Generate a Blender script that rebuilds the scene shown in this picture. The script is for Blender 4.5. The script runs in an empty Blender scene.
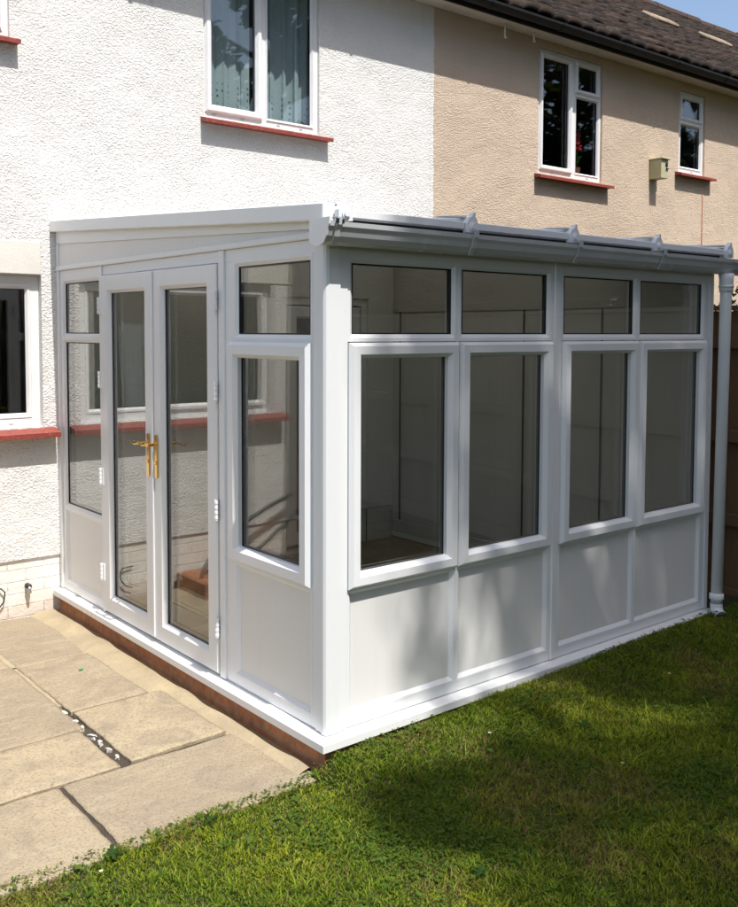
import bpy, math, random
import numpy as np
from mathutils import Vector, Matrix
random.seed(7); rng = np.random.default_rng(7)
R = math.radians
scn = bpy.context.scene
col = scn.collection
D = 2.942            # depth of the conservatory: house wall plane
L = 2.936            # its length along the house
G = -0.14            # patio level
PARTY = 3.335        # where the white house meets the beige one

# ------------------------------------------------------------------ materials
class NT:
    def __init__(s, name):
        m = bpy.data.materials.new(name); m.use_nodes = True
        s.m = m; s.t = m.node_tree; s.n = s.t.nodes; s.n.clear()
        s.out = s.n.new('ShaderNodeOutputMaterial')
    def a(s, typ, ins=None, **kw):
        nd = s.n.new('ShaderNode' + typ)
        for k, v in kw.items(): setattr(nd, k, v)
        for k, v in (ins or {}).items(): s.set(nd.inputs[k], v)
        return nd
    def set(s, sock, v):
        if isinstance(v, bpy.types.NodeSocket): s.t.links.new(v, sock)
        elif isinstance(v, bpy.types.Node): s.t.links.new(v.outputs[0], sock)
        else: sock.default_value = v
    def obj(s, scale=(1, 1, 1), rot=(0, 0, 0), loc=(0, 0, 0)):
        c = s.a('TexCoord')
        return s.a('Mapping', {'Vector': c.outputs['Object'], 'Scale': scale, 'Rotation': rot, 'Location': loc}).outputs[0]
    def noise(s, vec, scale, detail=3, rough=.5, dist=0):
        return s.a('TexNoise', {'Vector': vec, 'Scale': scale, 'Detail': detail, 'Roughness': rough, 'Distortion': dist}).outputs['Fac']
    def ramp(s, fac, stops, interp='LINEAR'):
        r = s.a('ValToRGB', {'Fac': fac}); cr = r.color_ramp; cr.interpolation = interp
        while len(cr.elements) < len(stops): cr.elements.new(0.5)
        for e, (p, c) in zip(cr.elements, stops):
            e.position = p
            e.color = (c, c, c, 1) if not isinstance(c, (tuple, list)) else (*c, 1)
        return r.outputs[0]
    def mix(s, fac, a, b, mode='MIX'):
        n = s.a('Mix', data_type='RGBA', blend_type=mode)
        s.set(n.inputs[0], fac)
        for i, v in ((6, a), (7, b)):
            if isinstance(v, tuple) and len(v) == 3: v = (*v, 1)
            s.set(n.inputs[i], v)
        return n.outputs[2]
    def math(s, op, a, b=None, clamp=False):
        n = s.a('Math', operation=op, use_clamp=clamp); s.set(n.inputs[0], a)
        if b is not None: s.set(n.inputs[1], b)
        return n.outputs[0]
    def bump(s, h, strength=.5, dist=.01, normal=None):
        n = s.a('Bump', {'Height': h, 'Strength': strength, 'Distance': dist})
        if normal is not None: s.set(n.inputs['Normal'], normal)
        return n.outputs[0]
    def bsdf(s, color, rough=.5, bump=None, **kw):
        if isinstance(color, tuple) and len(color) == 3: color = (*color, 1)
        b = s.a('BsdfPrincipled', {'Base Color': color, 'Roughness': rough})
        for k, v in kw.items(): s.set(b.inputs[k.replace('_', ' ')], v)
        if bump is not None: s.set(b.inputs['Normal'], bump)
        s.t.links.new(b.outputs[0], s.out.inputs[0])
        return b

M = {}
def plain(name, c, rough=.5, var=.06, scale=8, bumpd=0, bscale=60, **kw):
    t = NT(name); v = t.obj()
    f = t.noise(v, scale, 4, .6)
    a = tuple(x * (1 - var) for x in c); b = tuple(min(1, x * (1 + var)) for x in c)
    cc = t.ramp(f, [(.3, a), (.7, b)])
    bp = t.bump(t.noise(v, bscale, 3), .6, bumpd) if bumpd else None
    t.bsdf(cc, rough, bp, **kw); M[name] = t.m

def m_upvc(name, c, rough, dirt):
    t = NT(name); v = t.obj(); st = t.noise(t.obj((14, 14, 1.1)), 2.2, 5, .65, .3); bl = t.noise(v, 2.4, 4, .6); sp = t.noise(v, 70, 3, .6)
    cc = t.mix(t.math('MULTIPLY', t.ramp(st, [(.50, 0.), (.78, 1.)]), dirt), c, tuple(x * .72 for x in c))
    cc = t.mix(t.math('MULTIPLY', t.ramp(sp, [(.60, 0.), (.85, 1.)]), dirt * .5), cc, (.55, .53, .48))
    t.bsdf(cc, t.ramp(bl, [(.25, rough), (.75, rough + .08)]), t.bump(t.noise(v, 5, 2), .3, .0008)); M[name] = t.m
m_upvc('upvc', (.81, .82, .82), .28, .09)
m_upvc('gutter_grey', (.52, .54, .55), .22, .12)
m_upvc('upvc_panel', (.77, .76, .73), .36, .12)
m_upvc('cill_white', (.83, .83, .82), .26, .22)
plain('window_white', (.80, .80, .80), .32, .03, 9)
plain('gasket', (.012, .013, .015), .45, .1)
plain('spacer', (.45, .46, .48), .35, .05)
plain('black_gutter', (.010, .009, .010), .75, .3, 5)
plain('soffit_paint', (.55, .50, .44), .7, .1, 4)
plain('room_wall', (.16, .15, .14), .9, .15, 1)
plain('room_floor', (.30, .24, .17), .8, .2, 3)
plain('inner_panel', (.54, .52, .49), .5, .04, 2)
plain('chrome', (.6, .6, .6), .25, .02, Metallic=1.0)
plain('dark_hose', (.02, .02, .02), .5, .2)
plain('bark', (.09, .07, .05), .9, .4, 9, .02, 20)
plain('green_plastic', (.02, .35, .13), .4, .1)
plain('box_cream', (.46, .44, .27), .6, .12, 12, .001, 60)
plain('cement_pale', (.60, .46, .28), .95, .15, 8, .006, 50)
plain('vent_clay', (.26, .20, .14), .9, .35, 9, .006, 30)
plain('outhouse_render', (.42, .40, .37), .9, .12, 2, .003, 40)
plain('white_rubble', (.55, .52, .46), .9, .15, 40, .004, 90)
plain('petal_red', (.45, .012, .02), .6, .2, 30)
plain('petal_white', (.8, .8, .78), .6, .05, 30)
plain('daisy_eye', (.7, .45, .03), .7, .1)
plain('soil', (.06, .045, .03), .95, .3, 14, .02, 30)
plain('pot', (.35, .13, .07), .8, .1, 10)
plain('shed_roof', (.05, .05, .05), .9, .2, 8)
t = NT('brass'); t.bsdf((.80, .50, .13), .16, None, Metallic=1.0); M['brass'] = t.m

def m_roughcast(name, c1, c2, dirt):
    t = NT(name); v = t.obj()
    v2 = t.obj((1, 1, 1.35), (0, R(24), 0))
    n1 = t.noise(v2, 56, 4, .6, .8)
    n2 = t.noise(v, 110, 3, .6, .3)
    vo = t.a('TexVoronoi', {'Vector': v2, 'Scale': 72}, feature='SMOOTH_F1').outputs['Distance']
    big = t.noise(v, .9, 4, .6)
    n3 = t.noise(v, 9, 3, .5)
    h = t.math('ADD', t.math('MULTIPLY', n1, 1.15), t.math('ADD', t.math('MULTIPLY', n2, .28), t.math('MULTIPLY', vo, .5)))
    h = t.math('ADD', h, t.math('MULTIPLY', n3, .7))
    amt = t.ramp(t.noise(v, 2.3, 3, .6), [(.35, .55), (.65, 1.)]); h = t.math('MULTIPLY', h, amt)
    cc = t.mix(t.ramp(big, [(.35, 0.), (.7, 1.)]), c1, c2)
    pits = t.ramp(n1, [(.30, 1.), (.42, 0.)])
    cc = t.mix(t.math('MULTIPLY', pits, .55), cc, dirt)
    drip = t.noise(t.obj((7, 7, .35)), 1.3, 5, .65, .3)
    cc = t.mix(t.ramp(drip, [(.56, 0.), (.78, .22)]), cc, dirt)
    t.bsdf(cc, .92, t.bump(h, 1.0, .0125)); M[name] = t.m
m_roughcast('white_roughcast', (.83, .815, .785), (.78, .765, .73), (.60, .57, .52))
m_roughcast('beige_roughcast', (.635, .505, .388), (.585, .462, .35), (.43, .35, .265))

t = NT('painted_brick'); v = t.obj()
sx_ = t.a('SeparateXYZ', {'Vector': v})
cv = t.a('CombineXYZ', {'X': sx_.outputs[0], 'Y': sx_.outputs[2]}).outputs[0]
br = t.a('TexBrick', {'Vector': cv, 'Color1': (1, 1, 1, 1), 'Color2': (1, 1, 1, 1), 'Mortar': (0, 0, 0, 1), 'Scale': 1, 'Mortar Size': .004, 'Mortar Smooth': .5, 'Brick Width': .235, 'Row Height': .078, 'Bias': 0})
n1 = t.noise(v, 26, 5, .65); n2 = t.noise(v, 5, 3)
cc = t.mix(t.ramp(n2, [(.4, 0.), (.7, 1.)]), (.80, .77, .71), (.75, .70, .62))
cr = t.math('MULTIPLY', t.math('SUBTRACT', 1., br.outputs['Fac'], True), 1.)
joint = t.math('MULTIPLY', br.outputs['Fac'], t.ramp(n1, [(.42, 0.), (.6, 1.)]))
cc = t.mix(t.math('MULTIPLY', joint, .55), cc, (.40, .30, .20))
base_z = t.ramp(t.math('ADD', t.math('MULTIPLY', sx_.outputs[2], -6.), t.math('MULTIPLY', n1, 1.2)), [(.95, 0.), (1.3, 1.)])
cc = t.mix(t.math('MULTIPLY', base_z, .22), cc, (.55, .28, .14))
h = t.math('ADD', t.math('MULTIPLY', br.outputs['Fac'], -.35), t.math('MULTIPLY', n1, .8))
t.bsdf(cc, .85, t.bump(h, .8, .010)); M['painted_brick'] = t.m

t = NT('red_brick'); v = t.obj(); sx_ = t.a('SeparateXYZ', {'Vector': v})
cv = t.a('CombineXYZ', {'X': t.math('ADD', sx_.outputs[1], sx_.outputs[0]), 'Y': t.math('ADD', sx_.outputs[2], .051)}).outputs[0]
br = t.a('TexBrick', {'Vector': cv, 'Color1': (.52, .23, .11, 1), 'Color2': (.42, .16, .08, 1), 'Mortar': (.34, .27, .19, 1), 'Scale': 1, 'Mortar Size': .005, 'Mortar Smooth': .2, 'Brick Width': .226, 'Row Height': .078})
n1 = t.noise(v, 18, 5, .7)
cc = t.mix(t.ramp(n1, [(.44, 0.), (.66, .7)]), br.outputs['Color'], (.22, .11, .055))
t.bsdf(cc, .9, t.bump(t.math('ADD', t.math('MULTIPLY', br.outputs['Fac'], -.6), t.math('MULTIPLY', n1, .6)), .8, .008)); M['red_brick'] = t.m

t = NT('sill_red'); v = t.obj(); n1 = t.noise(v, 22, 5, .7); n2 = t.noise(v, 120, 2)
cc = t.mix(t.ramp(n1, [(.35, 0.), (.7, 1.)]), (.30, .055, .036), (.21, .038, .027))
cc = t.mix(t.ramp(t.noise(v, 55, 4, .7), [(.58, 0.), (.66, .6)]), cc, (.36, .20, .16)); cc = t.mix(t.ramp(t.noise(v, 9, 4, .7), [(.5, 0.), (.7, .7)]), cc, (.14, .04, .03))
t.bsdf(cc, .55, t.bump(n1, .5, .003)); M['sill_red'] = t.m

def m_stone(name, ca, cb, cd):
    t = NT(name); v = t.obj()
    oi = t.a('ObjectInfo')
    big = t.noise(v, 2.1, 5, .6, .6); mid = t.noise(v, 9, 6, .68, .4); fine = t.noise(v, 90, 4, .7)
    geo = t.a('Attribute', attribute_name='tone').outputs['Fac']
    cc = t.mix(t.ramp(big, [(.38, 0.), (.6, 1.)]), ca, cb)
    cc = t.mix(t.ramp(mid, [(.47, 0.), (.66, .8)]), cc, cd)
    cc = t.mix(t.math('MULTIPLY', geo, .65), cc, (.27, .215, .155))
    streak = t.noise(t.obj((1.2, 7, 1), (0, 0, R(14))), 3, 5, .65, .8)
    cc = t.mix(t.ramp(streak, [(.50, 0.), (.70, .55)]), cc, (.42, .36, .26))
    st2 = t.noise(t.obj((1, 1, 1), loc=(4, 2, 0)), 3.4, 6, .7, 1.2)
    cc = t.mix(t.ramp(st2, [(.50, 0.), (.66, .5)]), cc, (.21, .17, .13))
    cc = t.mix(t.ramp(fine, [(.34, .7), (.52, 0.)]), cc, (.17, .135, .09))
    spot = t.noise(v, 34, 3, .6)
    cc = t.mix(t.ramp(spot, [(.66, 0.), (.72, .5)]), cc, (.12, .10, .07))
    h = t.math('ADD', t.math('MULTIPLY', mid, 1.), t.math('MULTIPLY', fine, .25))
    t.bsdf(cc, .88, t.bump(h, .8, .014)); M[name] = t.m
m_stone('sandstone', (.44, .355, .225), (.385, .31, .20), (.33, .265, .175))

t = NT('mortar_yellow'); v = t.obj()
n1 = t.noise(v, 6, 5, .7, .5); n2 = t.noise(v, 60, 4, .7)
cc = t.mix(t.ramp(n1, [(.35, 0.), (.65, 1.)]), (.43, .345, .215), (.33, .27, .18))
cc = t.mix(t.ramp(n2, [(.5, 0.), (.8, .5)]), cc, (.34, .25, .15))
t.bsdf(cc, .95, t.bump(t.math('ADD', n1, t.math('MULTIPLY', n2, .4)), .8, .012)); M['mortar_yellow'] = t.m

t = NT('tile'); v = t.obj()
n1 = t.noise(v, 3, 5, .7); n2 = t.noise(v, 22, 5, .75); at = t.a('Attribute', attribute_name='tone').outputs['Fac']
cc = t.mix(at, (.048, .025, .016), (.016, .011, .009))
cc = t.mix(t.ramp(n2, [(.56, 0.), (.68, .6)]), cc, (.11, .085, .06))
cc = t.mix(t.ramp(n1, [(.55, 0.), (.7, .5)]), cc, (.05, .055, .03))
t.bsdf(cc, .9, t.bump(n2, .6, .008)); M['tile'] = t.m

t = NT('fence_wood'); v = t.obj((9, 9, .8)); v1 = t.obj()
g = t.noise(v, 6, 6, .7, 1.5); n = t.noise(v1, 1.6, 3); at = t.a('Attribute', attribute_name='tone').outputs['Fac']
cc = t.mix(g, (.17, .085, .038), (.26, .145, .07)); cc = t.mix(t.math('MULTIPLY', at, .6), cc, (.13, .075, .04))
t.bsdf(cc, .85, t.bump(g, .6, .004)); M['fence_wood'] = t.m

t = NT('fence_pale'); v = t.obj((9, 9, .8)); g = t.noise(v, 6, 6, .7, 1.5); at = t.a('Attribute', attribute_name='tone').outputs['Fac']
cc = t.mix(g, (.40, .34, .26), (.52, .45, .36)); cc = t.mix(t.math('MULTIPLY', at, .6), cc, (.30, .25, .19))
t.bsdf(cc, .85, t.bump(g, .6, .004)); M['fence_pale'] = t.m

t = NT('lace'); v = t.obj()
sx_ = t.a('SeparateXYZ', {'Vector': v})
uv = t.a('UVMap').outputs[0]
wv = t.a('Mapping', {'Vector': uv, 'Scale': (1, 1, 1)}).outputs[0]
sp = t.a('SeparateXYZ', {'Vector': uv})
# eyelet border of the lace: little dark holes arranged as flowers near the hem
vo = t.a('TexVoronoi', {'Vector': uv, 'Scale': 26, 'Randomness': .25}).outputs['Distance']
hole = t.ramp(vo, [(.20, 1.), (.27, 0.)])
band = t.math('MULTIPLY', t.ramp(sp.outputs[1], [(.05, 0.), (.07, 1.), ]), t.ramp(sp.outputs[1], [(.19, 1.), (.22, 0.)]))
fl = t.math('SINE', t.math('MULTIPLY', sp.outputs[0], 42.))
band2 = t.math('MULTIPLY', band, t.ramp(fl, [(-.0, 0.), (.35, 1.)]))
hole = t.math('MULTIPLY', hole, band2)
weave = t.noise(v, 300, 2)
dif = t.a('BsdfDiffuse', {'Color': (.74, .86, .85, 1)}); trl = t.a('BsdfTranslucent', {'Color': (.66, .80, .79, 1)})
m1 = t.a('MixShader', {0: .3, 1: dif.outputs[0], 2: trl.outputs[0]})
tr = t.a('BsdfTransparent')
op = t.math('ADD', .18, t.math('MULTIPLY', hole, .5))
m2 = t.a('MixShader', {0: op, 1: m1.outputs[0], 2: tr.outputs[0]})
t.t.links.new(m2.outputs[0], t.out.inputs[0]); M['lace'] = t.m
plain('lining_grey', (.30, .30, .31), .9, .1, 6)

def m_glass(name, k, tint, wav=.0):
    t = NT(name); v = t.obj()
    bp = t.bump(t.noise(v, 1.6, 1, .4), wav, .004) if wav else None
    geo = t.a('NewGeometry'); dt = t.a('VectorMath', {0: geo.outputs['Incoming'], 1: geo.outputs['Normal']}, operation='DOT_PRODUCT')
    c = t.math('SUBTRACT', 1., t.math('ABSOLUTE', dt.outputs['Value']), True)
    fr = t.math('ADD', .04, t.math('MULTIPLY', .96, t.math('POWER', c, 5.))); gl = t.a('BsdfGlossy', {'Color': (1, 1, 1, 1), 'Roughness': 0.0})
    if bp is not None: t.set(gl.inputs['Normal'], bp)
    f = fr
    # both faces of the sheet: 2R/(1+R)
    f2 = t.math('DIVIDE', t.math('MULTIPLY', f, 2. * k), t.math('ADD', f, 1.), True)
    tr = t.a('BsdfTransparent', {'Color': (*tint, 1)})
    mx = t.a('MixShader', {0: f2, 1: tr.outputs[0], 2: gl.outputs[0]})
    t.t.links.new(mx.outputs[0], t.out.inputs[0]); M[name] = t.m
m_glass('glass', 1.3, (.83, .84, .81), .2)
m_glass('glass_house', .9, (.89, .92, .93), .3)
t = NT('opal_sheet'); d = t.a('BsdfDiffuse', {'Color': (.5, .5, .49, 1)}); tr = t.a('BsdfTranslucent', {'Color': (.56, .56, .54, 1)})
mx = t.a('MixShader', {0: .65, 1: d.outputs[0], 2: tr.outputs[0]}); t.t.links.new(mx.outputs[0], t.out.inputs[0]); M['opal_sheet'] = t.m

def m_leaf(name, c1, c2, tl=.35):
    t = NT(name)
    at = t.a('Attribute', attribute_name='tone').outputs['Fac']
    cc = t.mix(at, c1, c2)
    d = t.a('BsdfPrincipled', {'Base Color': cc, 'Roughness': .75, 'Specular IOR Level': .12})
    tr = t.a('BsdfTranslucent', {'Color': t.mix(.5, cc, (.25, .35, .03))})
    mx = t.a('MixShader', {0: tl, 1: d.outputs[0], 2: tr.outputs[0]})
    t.t.links.new(mx.outputs[0], t.out.inputs[0]); M[name] = t.m
m_leaf('leaf', (.035, .075, .015), (.07, .12, .025))
m_leaf('clover', (.05, .105, .014), (.10, .15, .022), .3)
m_leaf('leaf_dark', (.014, .030, .010), (.024, .045, .014), .12)
t = NT('grass'); at = t.a('Attribute', attribute_name='tint').outputs['Color']
d = t.a('BsdfPrincipled', {'Base Color': at, 'Roughness': .6, 'Specular IOR Level': .2})
tr = t.a('BsdfTranslucent', {'Color': at})
mx = t.a('MixShader', {0: .35, 1: d.outputs[0], 2: tr.outputs[0]})
t.t.links.new(mx.outputs[0], t.out.inputs[0]); M['grass'] = t.m
t = NT('lawn_base'); v = t.obj(); n1 = t.noise(v, 3, 5, .6); n2 = t.noise(v, 45, 5, .7)
cc = t.mix(t.ramp(n2, [(.4, 0.), (.6, 1.)]), (.045, .038, .02), (.06, .075, .02))
cc = t.mix(t.ramp(n1, [(.5, 0.), (.7, .6)]), cc, (.09, .08, .035))
t.bsdf(cc, .95, t.bump(n2, 1, .03)); M['lawn_base'] = t.m

# ------------------------------------------------------------------ mesh helper
FRONT = lambda s, z, d: (s, -d, z)
SIDE = lambda s, z, d: (-d, s, z)
WALL = lambda s, z, d: (s, D - d, z)
WORLD = lambda x, y, z: (x, y, z)
class MB:
    def __init__(s, T=WORLD): s.v = []; s.f = []; s.T = T; s.uv = None
    def q(s, *p):
        b = len(s.v); s.v += [s.T(*a) for a in p]; s.f.append(tuple(range(b, b + len(p))))
    def box(s, a0, a1, b0, b1, c0, c1, ch=0.0):
        """box in local coordinates with chamfered edges"""
        if ch <= 0:
            b = len(s.v)
            for a in (a0, a1):
                for bb in (b0, b1):
                    for c in (c0, c1): s.v.append(s.T(a, bb, c))
            for f in ((0, 1, 3, 2), (4, 6, 7, 5), (0, 4, 5, 1), (2, 3, 7, 6), (0, 2, 6, 4), (1, 5, 7, 3)): s.f.append(tuple(b + i for i in f))
            return s
        lo = (a0, b0, c0); hi = (a1, b1, c1); idx = {}
        def V(c, ax):
            k = (c, ax)
            if k not in idx:
                p = [(hi[i] if c[i] else lo[i]) for i in range(3)]
                for i in range(3):
                    if i != ax: p[i] += -ch if c[i] else ch
                idx[k] = len(s.v); s.v.append(s.T(*p))
            return idx[k]
        cs = [(i, j, k) for i in (0, 1) for j in (0, 1) for k in (0, 1)]
        for ax in range(3):
            o = [i for i in range(3) if i != ax]
            for sd in (0, 1):
                fc = []
                for (u, w) in ((0, 0), (1, 0), (1, 1), (0, 1)):
                    c = [0, 0, 0]; c[ax] = sd; c[o[0]] = u; c[o[1]] = w; fc.append(V(tuple(c), ax))
                s.f.append(tuple(fc))
        for ax in range(3):      # edges along ax
            o = [i for i in range(3) if i != ax]
            for u in (0, 1):
                for w in (0, 1):
                    c0_ = [0, 0, 0]; c0_[o[0]] = u; c0_[o[1]] = w; c1_ = list(c0_); c1_[ax] = 1
                    a, b = tuple(c0_), tuple(c1_)
                    s.f.append((V(a, o[0]), V(b, o[0]), V(b, o[1]), V(a, o[1])))
        for c in cs: s.f.append((V(c, 0), V(c, 1), V(c, 2)))
        return s
    def ring(s, s0, s1, z0, z1, prof):
        """mitred frame: prof is a closed list of (inset, d)"""
        n = len(prof); b = len(s.v)
        for (i, d) in prof:
            for (a, z) in ((s0 + i, z0 + i), (s1 - i, z0 + i), (s1 - i, z1 - i), (s0 + i, z1 - i)): s.v.append(s.T(a, z, d))
        for k in range(n):
            k2 = (k + 1) % n
            for j in range(4):
                j2 = (j + 1) % 4
                s.f.append((b + 4 * k + j, b + 4 * k + j2, b + 4 * k2 + j2, b + 4 * k2 + j))
        return s
    def tube(s, pts, r, n=10, cap=True):
        pts = [Vector(p) for p in pts]; rs = r if isinstance(r, (list, tuple)) else [r] * len(pts)
        b = len(s.v); ref = None
        for i, p in enumerate(pts):
            d = (pts[min(i + 1, len(pts) - 1)] - pts[max(i - 1, 0)]).normalized()
            if ref is None: ref = Vector((0, 0, 1)) if abs(d.z) < .9 else Vector((1, 0, 0))
            u = d.cross(ref).normalized(); w = u.cross(d).normalized(); ref = w
            for k in range(n):
                a = 2 * math.pi * k / n
                q = p + (u * math.cos(a) + w * math.sin(a)) * rs[i]; s.v.append(s.T(*q))
        for i in range(len(pts) - 1):
            for k in range(n):
                k2 = (k + 1) % n
                s.f.append((b + i * n + k, b + i * n + k2, b + (i + 1) * n + k2, b + (i + 1) * n + k))
        if cap:
            s.f.append(tuple(b + k for k in range(n))); s.f.append(tuple(b + (len(pts) - 1) * n + k for k in reversed(range(n))))
        return s
    def prism(s, poly, c0, c1):
        """poly: list of (a,b) extruded along c"""
        b = len(s.v); n = len(poly)
        for c in (c0, c1):
            for (p, q) in poly: s.v.append(s.T(p, q, c))
        for k in range(n):
            k2 = (k + 1) % n; s.f.append((b + k, b + k2, b + n + k2, b + n + k))
        s.f.append(tuple(range(b, b + n))); s.f.append(tuple(range(b + 2 * n - 1, b + n - 1, -1)))
        return s
    def build(s, name, mat, parent=None, smooth=False, recalc=True):
        me = bpy.data.meshes.new(name); me.from_pydata(s.v, [], s.f)
        me.materials.append(M[mat]); me.update()
        if recalc:
            import bmesh
            bm = bmesh.new(); bm.from_mesh(me); bmesh.ops.recalc_face_normals(bm, faces=bm.faces); bm.to_mesh(me); bm.free()
        if smooth:
            me.polygons.foreach_set('use_smooth', [True] * len(me.polygons))
        o = bpy.data.objects.new(name, me); col.objects.link(o)
        if parent is not None: o.parent = parent; o.matrix_parent_inverse = parent.matrix_basis.inverted()
        return o
def tag(o, label=None, cat=None, group=None, kind=None):
    if label: o['label'] = label
    if cat: o['category'] = cat
    if group: o['group'] = group
    if kind: o['kind'] = kind
    return o
def empty(name, loc, label, cat, group=None):
    o = bpy.data.objects.new(name, None); o.location = loc; o.empty_display_size = .2; col.objects.link(o)
    return tag(o, label, cat, group)
def fast_mesh(name, V, F, mat, parent=None, tone=None, tint=None, smooth=False):
    """V (n,3); F (m,k) int array"""
    me = bpy.data.meshes.new(name); m, k = F.shape
    me.vertices.add(len(V)); me.vertices.foreach_set('co', V.astype(np.float32).ravel())
    me.loops.add(m * k); me.loops.foreach_set('vertex_index', F.astype(np.int32).ravel())
    me.polygons.add(m); me.polygons.foreach_set('loop_start', np.arange(0, m * k, k, dtype=np.int32))
    try: me.polygons.foreach_set('loop_total', np.full(m, k, dtype=np.int32))
    except Exception: pass
    if tone is not None:
        a = me.attributes.new('tone', 'FLOAT', 'POINT'); a.data.foreach_set('value', tone.astype(np.float32))
    if tint is not None:
        a = me.attributes.new('tint', 'FLOAT_COLOR', 'POINT'); a.data.foreach_set('color', tint.astype(np.float32).ravel())
    me.materials.append(M[mat]); me.update(calc_edges=True)
    if smooth: me.polygons.foreach_set('use_smooth', [True] * m)
    o = bpy.data.objects.new(name, me); col.objects.link(o)
    if parent is not None: o.parent = parent; o.matrix_parent_inverse = parent.matrix_basis.inverted()
    return o

# ------------------------------------------------------------------ houses
EAVE_Z = 4.505
def wall_panels(mb, x0, x1, z0, z1, ops, thick=.10):
    xs = sorted({x0, x1, *[o[0] for o in ops], *[o[1] for o in ops]}); zs = sorted({z0, z1, *[o[2] for o in ops], *[o[3] for o in ops]})
    for i in range(len(xs) - 1):
        for j in range(len(zs) - 1):
            cx = (xs[i] + xs[i + 1]) / 2; cz = (zs[j] + zs[j + 1]) / 2
            if any(o[0] < cx < o[1] and o[2] < cz < o[3] for o in ops): continue
            mb.q((xs[i], zs[j], 0), (xs[i + 1], zs[j], 0), (xs[i + 1], zs[j + 1], 0), (xs[i], zs[j + 1], 0))
    for (a, b, c, d) in ops:
        t = -thick
        mb.q((a, c, 0), (a, c, t), (a, d, t), (a, d, 0)); mb.q((b, c, 0), (b, d, 0), (b, d, t), (b, c, t))
        mb.q((a, c, 0), (b, c, 0), (b, c, t), (a, c, t)); mb.q((a, d, 0), (a, d, t), (b, d, t), (b, d, 0))

def sash(parent, T, s0, s1, z0, z1, d=.018, w=.052, name='sash', mat='window_white', gm='glass_house', fixed=False, handle=False):
    """an opening light or fixed light: mitred frame, gasket line and a double-glazed pane"""
    m = MB(T)
    if fixed: prof = [(0, -.02), (0, -.004), (.004, 0), (w * .45, 0), (w, -.014), (w, -.02)]
    else: prof = [(0, -.02), (0, d * .35), (.005, d - .012), (.014, d), (w - .018, d), (w, d - .020), (w, -.02)]
    m.ring(s0, s1, z0, z1, prof)
    o = m.build(name, mat, parent)
    p = MB(T)
    for dd in (-.016, -.036):
        p.q((s0 + w - .004, z0 + w - .004, dd), (s1 - w + .004, z0 + w - .004, dd), (s1 - w + .004, z1 - w + .004, dd), (s0 + w - .004, z1 - w + .004, dd))
    p.build('glass_pane', gm, o)
    g = MB(T); g.ring(s0 + w - .003, s1 - w + .003, z0 + w - .003, z1 - w + .003, [(0, -.012), (.0045, -.012), (.0045, -.034), (0, -.034)])
    g.build('gasket', 'gasket', o)
    return o
def sub(name, mb, mat, parent, **k): return mb.build(name, mat, parent, **k)

white = empty('house', (0, D, G), 'white rendered house the conservatory leans against, with net curtained upstairs window', 'house')
beige = empty('house', (6, D, G), 'beige roughcast house on the right behind the conservatory roof', 'house')

LW = (-1.62, -.11, 1.075, 2.055)      # ground-floor window left of the conservatory
UW = (1.085, 2.113, 3.245, 4.47)      # upstairs, net curtains
UL = (-1.20, -.285, 3.53, 4.40)       # upstairs far left
ID = (1.75, 2.62, -.10, 1.97)         # back door inside the conservatory
B1 = (4.722, 5.712, 3.235, 4.43)
B2 = (7.10, 7.63, 3.505, 4.41)
w = MB(WALL); wall_panels(w, -5.5, PARTY, .222, EAVE_Z, [LW, UW, UL, (ID[0], ID[1], .222, ID[3])], .09)
w.q((-5.5, .222, 0), (PARTY, .222, 0), (PARTY, .205, -.014), (-5.5, .205, -.014))
wo = w.build('wall', 'white_roughcast', white, recalc=False)
w = MB(WALL)
for (a, b) in ((-5.5, ID[0]), (ID[1], PARTY)): w.q((a, G - .2, -.014), (b, G - .2, -.014), (b, .206, -.014), (a, .206, -.014))
w.build('plinth', 'painted_brick', white, recalc=False)
w = MB(WALL); wall_panels(w, PARTY, 18, G - .2, EAVE_Z, [B1, B2], .09)
w.build('wall', 'beige_roughcast', beige, recalc=False)
m = MB(WALL); zz = np.arange(G - .05, EAVE_Z - .002, .045); jag = [PARTY + .004 + random.uniform(-.004, .009) for _ in zz]
for i in range(len(zz) - 1): m.q((PARTY - .03, zz[i], .002), (jag[i], zz[i], .002), (jag[i + 1], zz[i + 1], .002), (PARTY - .03, zz[i + 1], .002))
m.build('paint_edge', 'white_roughcast', white, recalc=False)
# smooth painted lintel over the low window
m = MB(WALL); m.box(-2.0, -.112, 2.060, 2.272, -.02, .007, .004); m.build('lintel', 'cement_pale', white).data.materials[0] = M['soffit_paint']
plain('lintel_paint', (.72, .69, .63), .85, .06, 6, .002, 60)
wo = [c for c in white.children if c.name.startswith('lintel')][0]; wo.data.materials[0] = M['lintel_paint']
# rooms behind the openings
def room(house, x0, x1, mat='room_wall'):
    m = MB()
    y0, y1 = D + .12, D + 4.2
    for (z0, z1) in ((G, 2.45), (2.6, EAVE_Z)):
        m.q((x0, y1, z0), (x1, y1, z0), (x1, y1, z1), (x0, y1, z1))
        m.q((x0, y0, z0), (x0, y1, z0), (x0, y1, z1), (x0, y0, z1)); m.q((x1, y0, z0), (x1, y1, z0), (x1, y1, z1), (x1, y0, z1))
        m.q((x0, y0, z0), (x1, y0, z0), (x1, y1, z0), (x0, y1, z0)); m.q((x0, y0, z1), (x1, y0, z1), (x1, y1, z1), (x0, y1, z1))
    m.build('inside_wall', mat, house, recalc=False)
room(white, -5.4, PARTY - .06); room(beige, PARTY + .06, 9.5)
m = MB(); m.box(-5.5, PARTY - .002, D + 7.1, D + 7.2, G - .2, EAVE_Z); m.box(-5.5, -5.4, D, D + 7.1, G - .2, EAVE_Z); m.build('back_wall', 'white_roughcast', white)
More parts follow.
